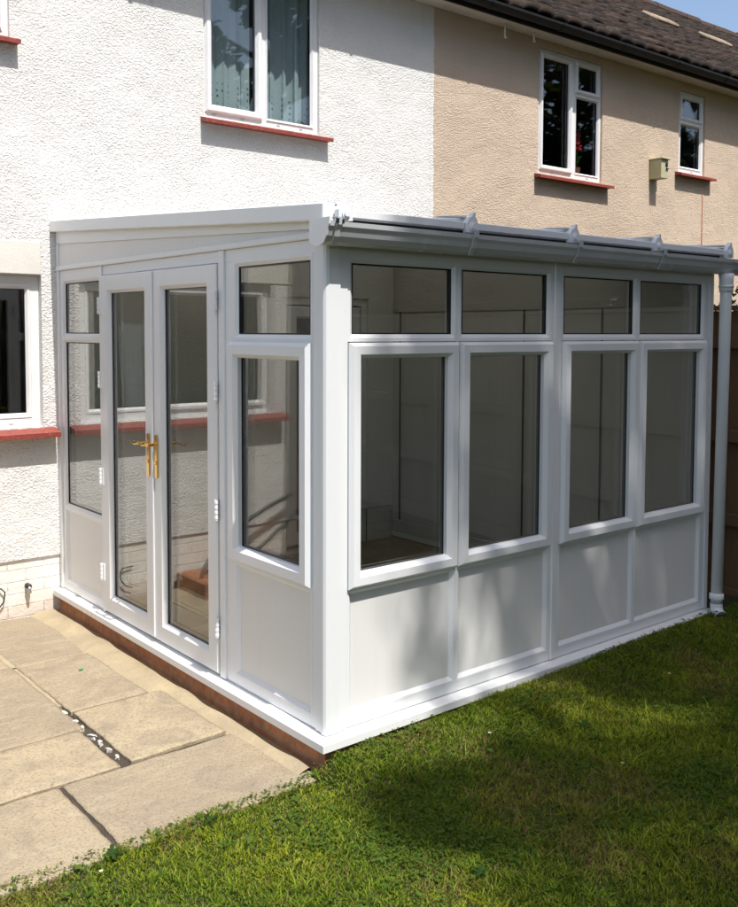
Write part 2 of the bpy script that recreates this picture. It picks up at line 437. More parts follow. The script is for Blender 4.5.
m = MB(); m.box(PARTY + .002, 18, D + 7.1, D + 7.2, G - .2, EAVE_Z); m.box(17.9, 18, D, D + 7.1, G - .2, EAVE_Z); m.build('back_wall', 'beige_roughcast', beige)

PITCH = .684
def eaves(house, x0, x1):
    m = MB(); m.box(x0, x1, 2.752, D - .003, EAVE_Z, EAVE_Z + .012); m.build('soffit', 'soffit_paint', house)
    m = MB(); m.box(x0, x1, 2.728, 2.750, EAVE_Z - .012, EAVE_Z + .15, .002); m.build('fascia', 'black_gutter', house)
    # half-round gutter on brackets
    m = MB(); n = 9; r = .056; cy, cz = 2.668, 4.565
    ring_ = [(cy + math.cos(math.pi + math.pi * k / n) * r, cz + math.sin(math.pi + math.pi * k / n) * r) for k in range(n + 1)]
    ring_ += [(cy + math.cos(-math.pi * k / n) * (r - .004), cz + math.sin(-math.pi * k / n) * (r - .004)) for k in range(n + 1)]
    T = lambda a, b, c: (c, a, b)
    mm = MB(T); mm.prism(ring_, x0, x1); g = mm.build('gutter', 'black_gutter', house)
    x = x0 + .4
    while x < x1:
        bk = MB(T); bk.prism([(cy + math.cos(math.pi + math.pi * k / n) * (r + .007), cz + math.sin(math.pi + math.pi * k / n) * (r + .007)) for k in range(n + 1)], x, x + .03); x += .95
        bk.build('gutter_bracket', 'black_gutter', g)
def roof(house, x0, x1, seed):
    rg = np.random.default_rng(seed)
    y0, z0 = 2.635, 4.600; ct = 1 / math.hypot(1, PITCH); st = PITCH * ct
    tw = .205; npt = 8; nt = int(round((x1 - x0) / tw)); tw = (x1 - x0) / nt; cl = .235; nc = 20
    u = np.linspace(0, 1, npt, endpoint=False)
    prof = .024 * np.abs(np.sin(np.pi * u)) ** .55 - .012
    xs = (np.arange(nt)[:, None] + u[None]) * tw
    xs = np.append(xs.ravel(), nt * tw) + x0; pf = np.append(np.tile(prof, nt), prof[0]); ncol = len(xs)
    V = []; F = []; tone = []
    for c in range(nc):
        jit = np.repeat(rg.normal(0, .007, nt), npt); jit = np.append(jit, jit[-1])
        sj = np.repeat(rg.normal(0, .009, nt), npt); sj = np.append(sj, sj[-1])
        tn = np.repeat(rg.random(nt), npt); tn = np.append(tn, tn[-1])
        for (sl, h) in ((c * cl, -.022), (c * cl, .040), (c * cl + cl + .03, -.008)):
            s_ = sl + sj; hh = (h + pf + jit) if h > -.02 else (h + pf + jit)
            if h == -.022: hh = pf + jit - .012
            V.append(np.stack([xs, y0 + s_ * ct - hh * st, z0 + s_ * st + hh * ct], -1)); tone.append(tn)
        b = c * 3 * ncol
        i = np.arange(ncol - 1)
        for k in (0, 1):
            a = b + k * ncol; F.append(np.stack([a + i, a + i + 1, a + ncol + i + 1, a + ncol + i], -1))
    o = fast_mesh('roof', np.concatenate(V), np.concatenate(F), 'tile', house, tone=np.concatenate(tone))
    ry = y0 + nc * cl * ct; rz = z0 + nc * cl * st
    m = MB(); k = 0; x = x0
    while x < x1 - .1:            # ridge tiles, bedded a little unevenly
        dz = rg.normal(0, .008)
        m.tube([(x, ry, rz - .01 + dz), (min(x + .44, x1), ry, rz - .01 + dz + rg.normal(0, .006))], .115 if k % 2 else .108, 10); x += .445; k += 1
    m.build('ridge_tiles', 'tile', o)
    m = MB(); m.q((x0, ry, rz), (x1, ry, rz), (x1, ry + 4.3, rz - 3.0), (x0, ry + 4.3, rz - 3.0)); m.q((x0, y0 + .05, z0 - .05), (x1, y0 + .05, z0 - .05), (x1, ry, rz - .06), (x0, ry, rz - .06))
    m.build('rear_slope', 'tile', o, recalc=False)
    return o, ct, st
for (h, a, b, sd) in ((white, -5.6, PARTY, 1), (beige, PARTY, 18.1, 2)):
    eaves(h, a, b); ro, CT, ST = roof(h, a, b, sd)
for i, (x, s_) in enumerate(((9.05, 2.57), (10.42, 2.53))):      # two pale mortared patches high on the slope
    T = lambda a, b, c: (a, 2.635 + b * CT - c * ST, 4.600 + b * ST + c * CT)
    m = MB(T); m.box(x, x + .66, s_ - .10, s_ + .14, .02, .085, .02)
    m.build('vent_tile', 'vent_clay', ro)

# ---- windows of the houses
def winframe(house, name, s0, s1, z0, z1, muls=(), trans=(), fw=.05, d0=-.075, d1=-.022, slots=()):
    m = MB(WALL); m.ring(s0, s1, z0, z1, [(0, d0), (0, d1 - .004), (.004, d1), (fw, d1), (fw, d0)])
    for (a, b) in muls: m.box(a, b, z0 + fw, z1 - fw, d0, d1, .003)
    for (a, b, c, d) in trans: m.box(a, b, c, d, d0, d1 - .001, .003)
    f = m.build(name, 'window_white', house)
    for x in slots:
        q = MB(WALL); q.box(x - .014, x + .014, z0 + .022, z0 + .030, d1, d1 + .004, .001); q.build('trickle_slot', 'spacer', f)
    return f
WS = lambda dd: (lambda s, z, d: (s, D - d + dd, z))
def sill(parent, s0, s1, z, proj=.075, h=.030, back=.06):
    m = MB(lambda a, b, c: (c, D - a, b))
    m.prism([(-back, z + .022), (-.0, z + .018), (proj - .006, z), (proj, z - .006), (proj, z - h), (proj - .012, z - h), (proj - .016, z - h + .008), (0.0, z - h + .006), (-back, z - h + .006)], s0, s1)
    m.build('sill', 'sill_red', parent)
T2 = WS(.022)
f = winframe(white, 'window', *UW, muls=((1.585, 1.625),), slots=(1.18, 1.42, 1.74, 1.95)); UWF = f
sash(f, T2, 1.105, 1.592, 3.285, 4.45, .022, .058, 'sash'); sash(f, T2, 1.622, 2.075, 3.285, 4.44, .008, .03, 'fixed_light')
sill(f, 1.058, 2.195, 3.222, .08)
f = winframe(white, 'window', *UL); sash(f, T2, -1.16, -.325, 3.57, 4.36, .018, .05); sill(f, -1.27, -.238, 3.515, .075)
f = winframe(white, 'window', *LW, muls=((-.78, -.72), (-1.22, -1.18)), fw=.055, slots=(-.30,), d1=-.05, d0=-.10); LWF = f
T3 = WS(.05)
sash(f, T3, -.735, -.155, 1.125, 2.01, .004, .045, 'fixed_light'); sash(f, T3, -1.19, -.755, 1.125, 2.01, .018, .05); sash(f, T3, -1.585, -1.21, 1.125, 2.01, .018, .05)
sill(f, -1.72, -.030, 1.050, .10, .036, .10)
f = winframe(beige, 'window', *B1, muls=((5.235, 5.300),), trans=((5.300, 5.68, 4.055, 4.100),), slots=(4.95, 5.5))
sash(f, T2, 4.755, 5.245, 3.275, 4.40, .022, .05, 'sash'); sash(f, T2, 5.292, 5.685, 4.085, 4.405, .018, .048, 'top_light'); sash(f, T2, 5.292, 5.685, 3.275, 4.07, .006, .03, 'fixed_light')
sill(f, 4.668, 5.82, 3.208, .085)
f = winframe(beige, 'window', *B2, trans=((7.15, 7.58, 4.055, 4.11),), slots=(7.4,))
sash(f, T2, 7.14, 7.595, 4.09, 4.375, .018, .045, 'top_light'); sash(f, T2, 7.14, 7.595, 3.545, 4.075, .006, .035, 'fixed_light')
sill(f, 7.035, 7.76, 3.482, .085)
# mauve drip bar below the left sash
# back door seen through the conservatory glass
f = winframe(white, 'back_door', ID[0], ID[1], ID[2], ID[3], fw=.06)
sash(f, WS(.03), 1.82, 2.55, .0, 1.90, .012, .10, 'door_leaf'); m = MB(WALL); m.box(2.49, 2.505, .9, 1.12, -.015, .0, .002); m.build('door_handle', 'gasket', f)
m = MB(WALL); m.box(ID[0] - .0, ID[1], G - .2, ID[2], -.10, -.014); m.build('door_step', 'painted_brick', white)

def curtain(x0, x1, z0, z1, y, mat, folds, amp, label, cat='curtain', name='net_curtain', group=None, ph=0, taper=0):
    nx, nz = 140, 10; V = []; F = []; uv = []
    for j in range(nz + 1):
        for i in range(nx + 1):
            u = i / nx; vv = j / nz
            yy = y + amp * math.sin(u * folds * 2 * math.pi + ph + .4 * math.sin(vv * 3)) + amp * .5 * math.sin(u * folds * 4.7 + 1)
            scal = .012 * abs(math.sin(u * 21)) if j == 0 else 0
            V.append((x0 + (x1 - x0 - taper * (1 - vv)) * u + .01 * math.sin(u * folds * 6.28 * 2), yy, z0 + (z1 - z0) * vv + scal)); uv.append((u * (x1 - x0) / .5, vv * (z1 - z0) / 1.2))
    for j in range(nz):
        for i in range(nx): a = j * (nx + 1) + i; F.append((a, a + 1, a + nx + 2, a + nx + 1))
    me = bpy.data.meshes.new(name); me.from_pydata(V, [], F); me.materials.append(M[mat]); me.update()
    ul = me.uv_layers.new(name='UVMap')
    for lp in me.loops: ul.data[lp.index].uv = uv[lp.vertex_index]
    me.polygons.foreach_set('use_smooth', [True] * len(F))
    o = bpy.data.objects.new(name, me); col.objects.link(o); return tag(o, label, cat, group)
curtain(1.13, 1.563, 3.30, 4.46, D + .135, 'lace', 4, .020, 'pale teal lace curtain behind the left pane of the white upstairs window', group='lace curtains upstairs')
curtain(1.60, 2.085, 3.27, 4.46, D + .135, 'lace', 4.5, .022, 'pale teal lace curtain behind the wider right pane of the white upstairs window', group='lace curtains upstairs', ph=2)
curtain(-.70, -.45, 1.10, 2.03, D + .16, 'lining_grey', 3, .015, 'grey curtain drawn back in the middle of the ground floor window', name='drawn_curtain', taper=.05)

# houseplant inside the beige upstairs window
hp = empty('potted_plant', (5.55, D + .22, 3.29), 'red flowering pot plant inside the wider beige upstairs window', 'plant')
m = MB(); m.tube([(5.55, D + .22, 3.29), (5.55, D + .22, 3.40)], [.045, .06], 14); m.build('plant_pot', 'pot', hp)
m = MB()
for k in range(7):
    a = k * .9; dx, dy = math.cos(a) * .10, math.sin(a) * .06; h = .12 + .05 * (k % 3)
    m.tube([(5.55, D + .22, 3.38), (5.55 + dx * .5, D + .22 + dy * .5, 3.42 + h * .7), (5.55 + dx, D + .22 + dy, 3.40 + h)], [.006, .02, .002], 5)
m.tube([(5.55, D + .22, 3.4), (5.53, D + .21, 3.58), (5.56, D + .20, 3.74)], .005, 6)
m.build('leaves', 'leaf', hp).data.materials[0] = M['leaf']
m = MB()
for k in range(9):
    a = k * 2.4; x, z = 5.50 + random.uniform(-.06, .10), 3.66 + random.uniform(-.07, .10); y = D + .17 + random.uniform(-.02, .03)
    for j in range(5):
        b = a + j * 1.257
        m.prism([(x, z), (x + .032 * math.cos(b - .45), z + .032 * math.sin(b - .45)), (x + .04 * math.cos(b), z + .04 * math.sin(b)), (x + .032 * math.cos(b + .45), z + .032 * math.sin(b + .45))], y, y + .004) if False else m.v.extend([(x, y, z), (x + .030 * math.cos(b - .45), y - .006, z + .030 * math.sin(b - .45)), (x + .036 * math.cos(b), y - .012, z + .036 * math.sin(b)), (x + .030 * math.cos(b + .45), y - .006, z + .030 * math.sin(b + .45))])
        n = len(m.v); m.f.append((n - 4, n - 3, n - 2, n - 1))
m.build('flowers', 'petal_red', hp, recalc=False)

# nest box, cable and hooks on the beige house
nb = empty('bird_box', (6.61, D, 3.36), 'small olive cream box with a dark hole fixed to the beige wall', 'bird box')
m = MB(WALL); m.box(6.550, 6.677, 3.360, 3.560, .0, .150, .004); m.build('box_body', 'box_cream', nb)
m = MB(WALL); m.box(6.540, 6.690, 3.562, 3.582, .0, .172, .004); m.build('lid', 'box_cream', nb)
m = MB(WALL); m.tube([(6.645, 3.505, .149), (6.645, 3.505, .152)], .026, 16); m.box(6.63, 6.675, 3.462, 3.470, .150, .165, .001); m.build('entrance_hole', 'gasket', nb)
m = MB(WALL); m.tube([(7.60, .9, .006), (7.605, 2.2, .006), (7.60, 3.30, .006)], .0045, 6); o = m.build('wall_cable', 'pot', smooth=True); tag(o, 'thin brownish cable running down the beige wall below the small window', 'cable')
for i, (x, zz) in enumerate(((4.138, .125), (4.536, .085))):
    m = MB(); m.tube([(x, 2.85, EAVE_Z), (x, 2.85, EAVE_Z - zz)], .008, 8); m.tube([(x, 2.85, EAVE_Z - zz), (x, 2.832, EAVE_Z - zz - .004)], .008, 8); o = m.build('soffit_hook', 'window_white', smooth=True)
    tag(o, ['longer white hook hanging under the eaves, left of the wide window', 'short white hook hanging under the eaves beside the wide window corner'][i], 'hook', 'hooks under the eaves')
# pipe stub and loose cable on the plinth
ps = empty('wall_tap', (-.228, D, .03), 'small dark metal pipe fitting sticking out of the painted plinth', 'pipe fitting')
m = MB(WALL); m.tube([(-.228, .045, -.014), (-.228, .045, .03)], .017, 12); m.build('body', 'dark_hose', ps, smooth=True)
m = MB(WALL); m.tube([(-.228, .045, .024), (-.226, .0, .034)], [.013, .010], 10); m.build('spout', 'chrome', ps, smooth=True)
m = MB(WALL); m.tube([(-.48, .06, .0), (-.40, .055, .006), (-.378, .03, .012), (-.385, -.03, .012), (-.42, -.07, .01), (-.47, -.09, .01)], .0045, 6)
tag(m.build('loose_cable', 'dark_hose', smooth=True), 'short dark cable curling against the painted plinth at the left edge', 'cable')

# ------------------------------------------------------------------ conservatory
con = empty('conservatory', (0, 0, G), 'white lean-to conservatory with paired glazed doors and panelled lower walls', 'conservatory')
# brick base
m = MB(); m.box(-.016, L - .01, -.016, .06, G - .15, -.046); m.box(-.016, .06, .0605, D - .0, G - .15, -.046); m.box(L - .06, L - .01, .0605, D, G - .15, -.046); m.build('brick_base', 'red_brick', con)
# cill: sloping nose, mitred at the corner
def cill_run(pts_in, pts_out):
    m = MB(); n = len(pts_in); prof = [(0.0, 0.0), (.12, .0), (.97, -.008), (1.0, -.012), (1.0, -.044), (.80, -.044), (.80, -.047), (0.0, -.047)]
    b = 0; k = len(prof)
    for (pi, po) in zip(pts_in, pts_out):
        for (f_, z) in prof: m.v.append((pi[0] + (po[0] - pi[0]) * f_, pi[1] + (po[1] - pi[1]) * f_, z))
    for i in range(n - 1):
        for j in range(k): m.f.append((i * k + j, i * k + (j + 1) % k, (i + 1) * k + (j + 1) % k, (i + 1) * k + j))
    m.f.append(tuple(range(k))); m.f.append(tuple(range((n - 1) * k, n * k)))
    return m
m = cill_run([(.05, D - .001), (.05, .05), (L - .05, .05), (L - .05, D - .001)], [(-.060, D - .001), (-.060, -.060), (L + .02, -.060), (L + .02, D - .001)]); m.build('cill', 'cill_white', con)
m = MB(); m.box(.06, L - .06, .06, D - .014, G - .1, -.055); m.build('floor', 'room_floor', con)
# posts: facetted corner post
m = MB(); m.prism([(-.004, .07), (-.004, .024), (-.012, .020), (-.012, .006), (-.006, -.006), (.006, -.012), (.064, -.012), (.066, -.004), (.108, -.004), (.108, .06), (.06, .06), (.06, .07)], .001, 2.12)
m.build('corner_post', 'upvc', con)
m = MB(); m.prism([(L - .047, -.004), (L - .008, -.004), (L, .006), (L, .07), (L - .047, .07)], .001, 2.10); m.build('end_post', 'upvc', con)
m = MB(); m.box(-.012, .05, 2.906, D - .001, .001, 2.27, .003); m.build('wall_post', 'upvc', con)
# outer frames: members as mitred rings around every opening, chamfered towards the infill
BEAD = [(0, -.055), (0, -.0), (.0, .0), (.012, .0), (.030, -.013), (.030, -.055)]
def frame(T, bounds, zs, name):
    """bounds: list of (s0,s1) light widths; zs: list of openings (z0,z1)"""
    m = MB(T)
    for (a, b, zz) in bounds:
        for (c, d) in zz: m.ring(a, b, c, d, BEAD)
    return m.build(name, 'upvc', con)
def strips(m, boxes):
    for (a, b, c, d, e, f_) in boxes: m.box(a, b, c, d, e, f_, .0015)
ZP = (.045, .600); ZM = (.600, 1.665); ZT = (1.665, 2.030)
FRW = [(.110, .755), (.762, 1.425), (1.500, 2.158), (2.166, 2.845)]
# front frame flats
for (u0, u1, lights) in ((.109, 1.442, FRW[:2]), (1.492, L - .047, FRW[2:])):
    m = MB(FRONT)
    m.box(u0, u1, .001, .050, -.055, -.001, .002); m.box(u0, u1, 2.000, 2.085, -.055, -.001, .002)
    m.box(u0, lights[0][0] + .002, .05, 2.0, -.055, -.0015, .0015); m.box(lights[1][1] - .002, u1, .05, 2.0, -.055, -.0015, .0015)
    m.box(lights[0][1] - .002, lights[1][0] + .002, .05, 2.0, -.055, -.0015, .001)
    for (a, b) in lights:
        m.ring(a, b, .048, .605, [(0, -.05), (0, 0), (.012, 0), (.030, -.014), (.030, -.05)])
        m.ring(a, b, 1.660, 2.022, [(0, -.05), (0, .0), (.014, 0), (.034, -.014), (.034, -.05)])
    m.build('outer_frame', 'upvc', con)
m = MB(FRONT); m.box(1.4425, 1.4915, .001, 2.085, -.055, .006, .005); m.build('coupling_bar', 'upvc', con)
m = MB(FRONT); m.box(.07, L, 2.0855, 2.165, -.05, .012, .003); m.build('eaves_beam', 'upvc', con)
for (a, b) in FRW:
    m = MB(FRONT); m.box(a + .026, b - .026, .07, .585, -.035, -.0145, .001); m.build('lower_panel', 'upvc_panel', con)
    sash(con, FRONT, a + .001, b - .001, .603, 1.655, .028, .067, 'window_sash', 'upvc', 'glass')
    def fixed(T, s0, s1, z0, z1, par=con, gm='glass'):
        m = MB(T)
        for dd in (-.0165, -.0365): m.q((s0, z0, dd), (s1, z0, dd), (s1, z1, dd), (s0, z1, dd))
        o = m.build('glass_pane', gm, par)
        g = MB(T); g.ring(s0, s1, z0, z1, [(0, -.012), (.0065, -.012), (.0065, -.034), (0, -.034)]); g.build('gasket', 'gasket', o)
    fixed(FRONT, a + .031, b - .031, 1.691, 1.991)
# side (door) elevation; s runs along y
m = MB(SIDE)
SR = (.070, .795); SL = (2.270, 2.885)
m.box(.071, 2.905, 2.030, 2.088, -.055, -.001, .002)
m.box(.071, .112, .001, 2.03, -.055, -.0015, .0015); m.box(.722, .812, .001, 2.03, -.055, -.0015, .0015)
m.box(.112, .722, .001, .052, -.055, -.0015, .0015)
a, b = .100, .735
m.ring(a, b, .045, .605, [(0, -.05), (0, 0), (.012, 0), (.030, -.014), (.030, -.05)]); m.ring(a, b, 1.660, 2.032, [(0, -.05), (0, 0), (.012, 0), (.030, -.014), (.030, -.05)])
m.box(a, b, 1.640, 1.668, -.05, -.002, .001)
m.build('outer_frame', 'upvc', con)
m = MB(SIDE)
m.box(2.255, 2.290, .001, 2.03, -.055, -.0015, .0015); m.box(2.855, 2.905, .001, 2.03, -.055, -.0015, .0015)
m.box(2.29, 2.855, .001, .052, -.055, -.0015, .0015)
a2, b2 = 2.275, 2.870
m.ring(a2, b2, .045, .545, [(0, -.05), (0, 0), (.012, 0), (.030, -.014), (.030, -.05)])
m.ring(a2, b2, .545, 1.655, [(0, -.05), (0, 0), (.012, 0), (.030, -.014), (.030, -.05)]); m.ring(a2, b2, 1.655, 2.032, [(0, -.05), (0, 0), (.012, 0), (.030, -.014), (.030, -.05)])
m.build('outer_frame', 'upvc', con)
m = MB(SIDE); m.box(a + .026, b - .026, .07, .585, -.035, -.0145, .001); m.build('lower_panel', 'upvc_panel', con)
m = MB(SIDE); m.box(a2 + .026, b2 - .026, .07, .525, -.035, -.0145, .001); m.build('lower_panel', 'upvc_panel', con)
fixed(SIDE, a + .028, b - .028, 1.688, 2.004); fixed(SIDE, a2 + .028, b2 - .028, 1.683, 2.004); fixed(SIDE, a2 + .028, b2 - .028, .573, 1.627)
sash(con, SIDE, .102, .762, .608, 1.652, .028, .074, 'window_sash', 'upvc', 'glass')
# door frame and the two doors
m = MB(SIDE); m.box(.8125, .862, .001, 2.088, -.055, .010, .003); m.box(2.232, 2.2545, .001, 2.088, -.055, .010, .003); m.box(.8625, 2.2315, 2.0315, 2.060, -.055, -.0, .002)
m.box(.8625, 2.2315, .001, .012, -.055, -.004, .002); m.build('door_frame', 'upvc', con)
def door(y0, y1, hinge_y, first):
    m = MB(SIDE)
    m.ring(y0, y1, .016, 2.026, [(0, -.045), (0, .012), (.006, .018), (.086, .018), (.104, -.002), (.104, -.045)])
    d = m.build('glazed_door', 'upvc', con)
    p = MB(SIDE)
    for dd in (-.012, -.034): p.q((y0 + .100, .116, dd), (y1 - .100, .116, dd), (y1 - .100, 1.926, dd), (y0 + .100, 1.926, dd))
    p.build('glass_pane', 'glass', d)
    g = MB(SIDE); g.ring(y0 + .101, y1 - .101, .117, 1.925, [(0, -.008), (.005, -.008), (.005, -.03), (0, -.03)]); g.build('gasket', 'gasket', d)
    # flag hinges
    for z in (.20, .78, 1.36, 1.80):
        h = MB(SIDE); h.tube([(hinge_y, z, .026), (hinge_y, z + .10, .026)], .0085, 10)
        for k in range(4): h.tube([(hinge_y, z + .008 + k * .025, .026), (hinge_y, z + .020 + k * .025, .026)], .0105, 10)
        s_ = 1 if hinge_y < y0 + .1 else -1
        h.box(min(hinge_y, hinge_y + s_ * .030), max(hinge_y, hinge_y + s_ * .030), z, z + .10, .017, .024, .001)
        h.build('hinge', 'upvc', d)
    return d
d1 = door(1.556, 2.226, 2.236, True); d2 = door(.872, 1.548, .862, False)
m = MB(SIDE); m.box(1.536, 1.566, .03, 2.02, .0185, .028, .004); m.build('astragal', 'upvc', d1)
def handle(dr, yc, dirn, T=SIDE, off=.018, zc=1.045):
    m = MB(T); hw, hh = .0135, .118
    poly = [(yc + hw * math.cos(t_) , zc - .02 + (hh - hw) * (1 if math.sin(t_) >= 0 else -1) + hw * math.sin(t_)) for t_ in [2 * math.pi * k / 20 for k in range(20)]]
    m.prism(poly, off, off + .009)
    m.tube([(yc, zc + .045, off), (yc, zc + .045, off + .05)], .0095, 12)
    m.tube([(yc, zc + .045, off + .044), (yc + dirn * .03, zc + .047, off + .050), (yc + dirn * .075, zc + .040, off + .052), (yc + dirn * .112, zc + .047, off + .048), (yc + dirn * .122, zc + .052, off + .044)], [.0095, .009, .0078, .0085, .005], 10)
    m.tube([(yc, zc - .055, off), (yc, zc - .055, off + .014)], .011, 14)
    return m.build('door_handle', 'brass', dr, smooth=False)
handle(d1, 1.600, 1); handle(d2, 1.505, 1)
IN = lambda s, z, d: (.045 + (d - .018), s, z)
handle(d2, 1.505, -1, IN)
# gable fascia wedge above the side frames, following the roof fall
zr = lambda y: 2.150 + (y + .03) * .0640       # underside of the roof edge trim
def wedge(za, dd0, dd1, zoff):
    m = MB(SIDE); m.prism([(.075, za), (D - .002, za), (D - .002, zr(D) - zoff), (.075, max(za + .004, zr(.075) - zoff))], dd0, dd1); return m
m = MB(SIDE); m.box(.065, D - .002, 2.0885, 2.118, -.05, .016, .004); m.build('head_trim', 'upvc', con)
m = wedge(2.118, -.04, .002, .0); m.build('gable_infill', 'upvc_panel', con)
m = MB(SIDE); m.prism([(.075, zr(.075) - .03), (D - .002, zr(D) - .075), (D - .002, zr(D)), (.075, zr(.075))], .0025, .012); m.build('gable_trim', 'upvc', con)
# roof edge trim
def slope_box(x0, x1, y0, y1, zb, zt, ch=.004):
    T = lambda a, b, c: (a, b, c + .0640 * (b + .03)); m = MB(T); m.box(x0, x1, y0, y1, zb, zt, ch); return m
m = slope_box(-.052, .012, -.045, D - .002, 2.150, 2.222); m.build('roof_edge_trim', 'upvc', con)
m = slope_box(L - .012, L + .06, -.045, D - .002, 2.150, 2.215); m.build('roof_edge_trim', 'upvc', con)
rp = slope_box(.015, L - .015, -.05, D - .002, 2.168, 2.196, .002).build('roof_panel', 'opal_sheet', con)
BX = [.035, .765, 1.495, 2.225, 2.965]
for i, x in enumerate(BX):
    br_ = slope_box(x - .026, x + .026, -.055, D - .03, 2.1965 if 0 < i < 4 else 2.2225, 2.228, .008).build('glazing_bar', 'upvc', con)
    # end cap: shield plate with round boss and ridged finial
    T = lambda a, b, c: (x + a, -.078 - c, b)
    e = MB(T)
    e.prism([(-.036, 2.152), (.036, 2.152), (.036, 2.190), (.026, 2.214), (.016, 2.224), (.016, 2.243), (.004, 2.243), (-.002, 2.228), (-.022, 2.218), (-.036, 2.195)], -.022, .006)
    pl = [(.0 + .021 * math.cos(k * math.pi / 9), 2.180 + .021 * math.sin(k * math.pi / 9)) for k in range(18)]
    e.prism(pl, .006, .011); e.prism([(a * .62, 2.180 + (b - 2.180) * .62) for (a, b) in pl], .011, .017)
    ec = e.build('bar_end_cap', 'upvc', br_)
    # sloping wing of the cap towards the roof
    e = MB(T); e.prism([(-.20, 2.212), (-.012, 2.222), (-.012, 2.232), (-.18, 2.216)], -.05, -.02) if i else None
    if i: e.build('cap_wing', 'upvc', br_)
for i in range(4):
    m = MB(FRONT); m.box(BX[i] + .040, BX[i + 1] - .040, 2.166, 2.200, .035, .072, .003); m.build('eaves_closure', 'upvc', con)
m = MB(FRONT); m.box(.0, L, 2.1405, 2.163, .01, .04); m.build('gap_shade_strip', 'gasket', con)  # black strip stands in for the shade in the open gap above the gutter
m = MB(); m.box(.0, L + .05, D - .075, D - .001, 2.372, 2.398, .003); m.box(.0, L + .05, D - .018, D - .0005, 2.36, 2.425, .003); m.build('wall_flashing', 'upvc', con)
# gutter: ogee-ish section swept along x
GP = [(0.0122, 2.14), (0.0122, 2.0714), (0.0196, 2.059), (0.0382, 2.052), (0.0708, 2.052), (0.094, 2.0608), (0.1107, 2.0828), (0.1182, 2.1048), (0.1275, 2.1206), (0.1293, 2.14), (0.1182, 2.14), (0.1182, 2.1259), (0.1089, 2.1066), (0.1014, 2.0872), (0.0884, 2.0678), (0.068, 2.059), (0.0401, 2.059), (0.0252, 2.0661), (0.0196, 2.0766), (0.0196, 2.14)]
T = lambda a, b, c: (c, -a, b)
g = MB(T); g.prism(GP, -.085, 3.16); gut = g.build('gutter', 'gutter_grey', con)
e = MB(T); e.prism([(p, q + .0) for (p, q) in [(.006, 2.153), (.006, 2.070), (.018, 2.053), (.040, 2.044), (.076, 2.044), (.103, 2.055), (.123, 2.082), (.131, 2.108), (.141, 2.126), (.143, 2.153)]], -.092, -.0855)
e.build('gutter_stop_end', 'upvc', gut)
for x in (-.052, .72, 1.46, 2.19):
    e = MB(T); e.prism([(.118, 2.050), (.144, 2.122), (.146, 2.157), (.108, 2.157), (.108, 2.151), (.140, 2.150), (.139, 2.124), (.110, 2.054)] if False else [(.100, 2.048), (.122, 2.080), (.130, 2.108), (.1405, 2.126), (.1425, 2.156), (.105, 2.156), (.105, 2.1515), (.1385, 2.1515), (.1365, 2.128), (.1265, 2.110), (.118, 2.086), (.097, 2.052)], x, x + .028)
    e.build('gutter_clip', 'gutter_grey', gut)
e = MB(); e.box(-.056, -.044, -.1455, -.1375, 2.132, 2.150, .001); e.box(-.028, -.018, -.1455, -.1375, 2.130, 2.148, .001); e.build('clip_slot', 'gasket', gut)
# downpipe
TX, TY = 2.925, -.085; BXp = 2.900
dp = MB(); dp.tube([(TX, TY, 2.052), (TX, TY, 1.97), (BXp, TY, .055)], .034, 24); dpo = dp.build('downpipe', 'upvc', con, smooth=True)
c = MB(); c.tube([(TX, TY, 2.055), (TX, TY, 2.02), (TX, TY, 1.955), (TX, TY, 1.945)], [.046, .041, .041, .037], 24); c.tube([(TX, TY, 1.985), (TX, TY, 1.972)], .044, 24); c.build('pipe_collar', 'upvc', dpo, smooth=True)
c = MB(); c.tube([(BXp, TY, .115), (BXp, TY, .112), (BXp, TY, .082), (BXp, TY, .078)], [.036, .043, .043, .038], 24)
c.tube([(BXp, TY, .055), (BXp, TY, .030), (BXp - .006, TY - .008, .008), (BXp - .026, TY - .036, -.008), (BXp - .048, TY - .064, -.014)], [.037, .037, .0375, .038, .040], 24, False)
c.build('pipe_shoe', 'upvc', dpo, smooth=True)
c = MB(); c.tube([(BXp - .030, TY - .040, -.010), (BXp - .031, TY - .0415, -.0105)], .036, 24); c.build('pipe_bore', 'spacer', dpo)
# end wall (boundary side), solid, and inner lining
m = MB(SIDE); m.prism([(.0705, .001), (D - .002, .001), (D - .002, 2.352), (.0705, 2.166)], -(L - .002), -(L - .045))
ew = m.build('end_wall', 'inner_panel', con)
m = MB(); m.box(L - .062, L - .0455, .0705, D - .02, .001, .10, .004); m.box(L - .060, L - .0455, .0705, D - .02, 1.86, 1.93, .004)
m.build('skirting', 'inner_panel', ew)
for y in (.78, 1.47, 2.16, 2.84):
    m = MB(); m.box(L - .050, L - .0452, y, y + .014, .101, 1.859); m.build('panel_seam', 'gasket', ew)

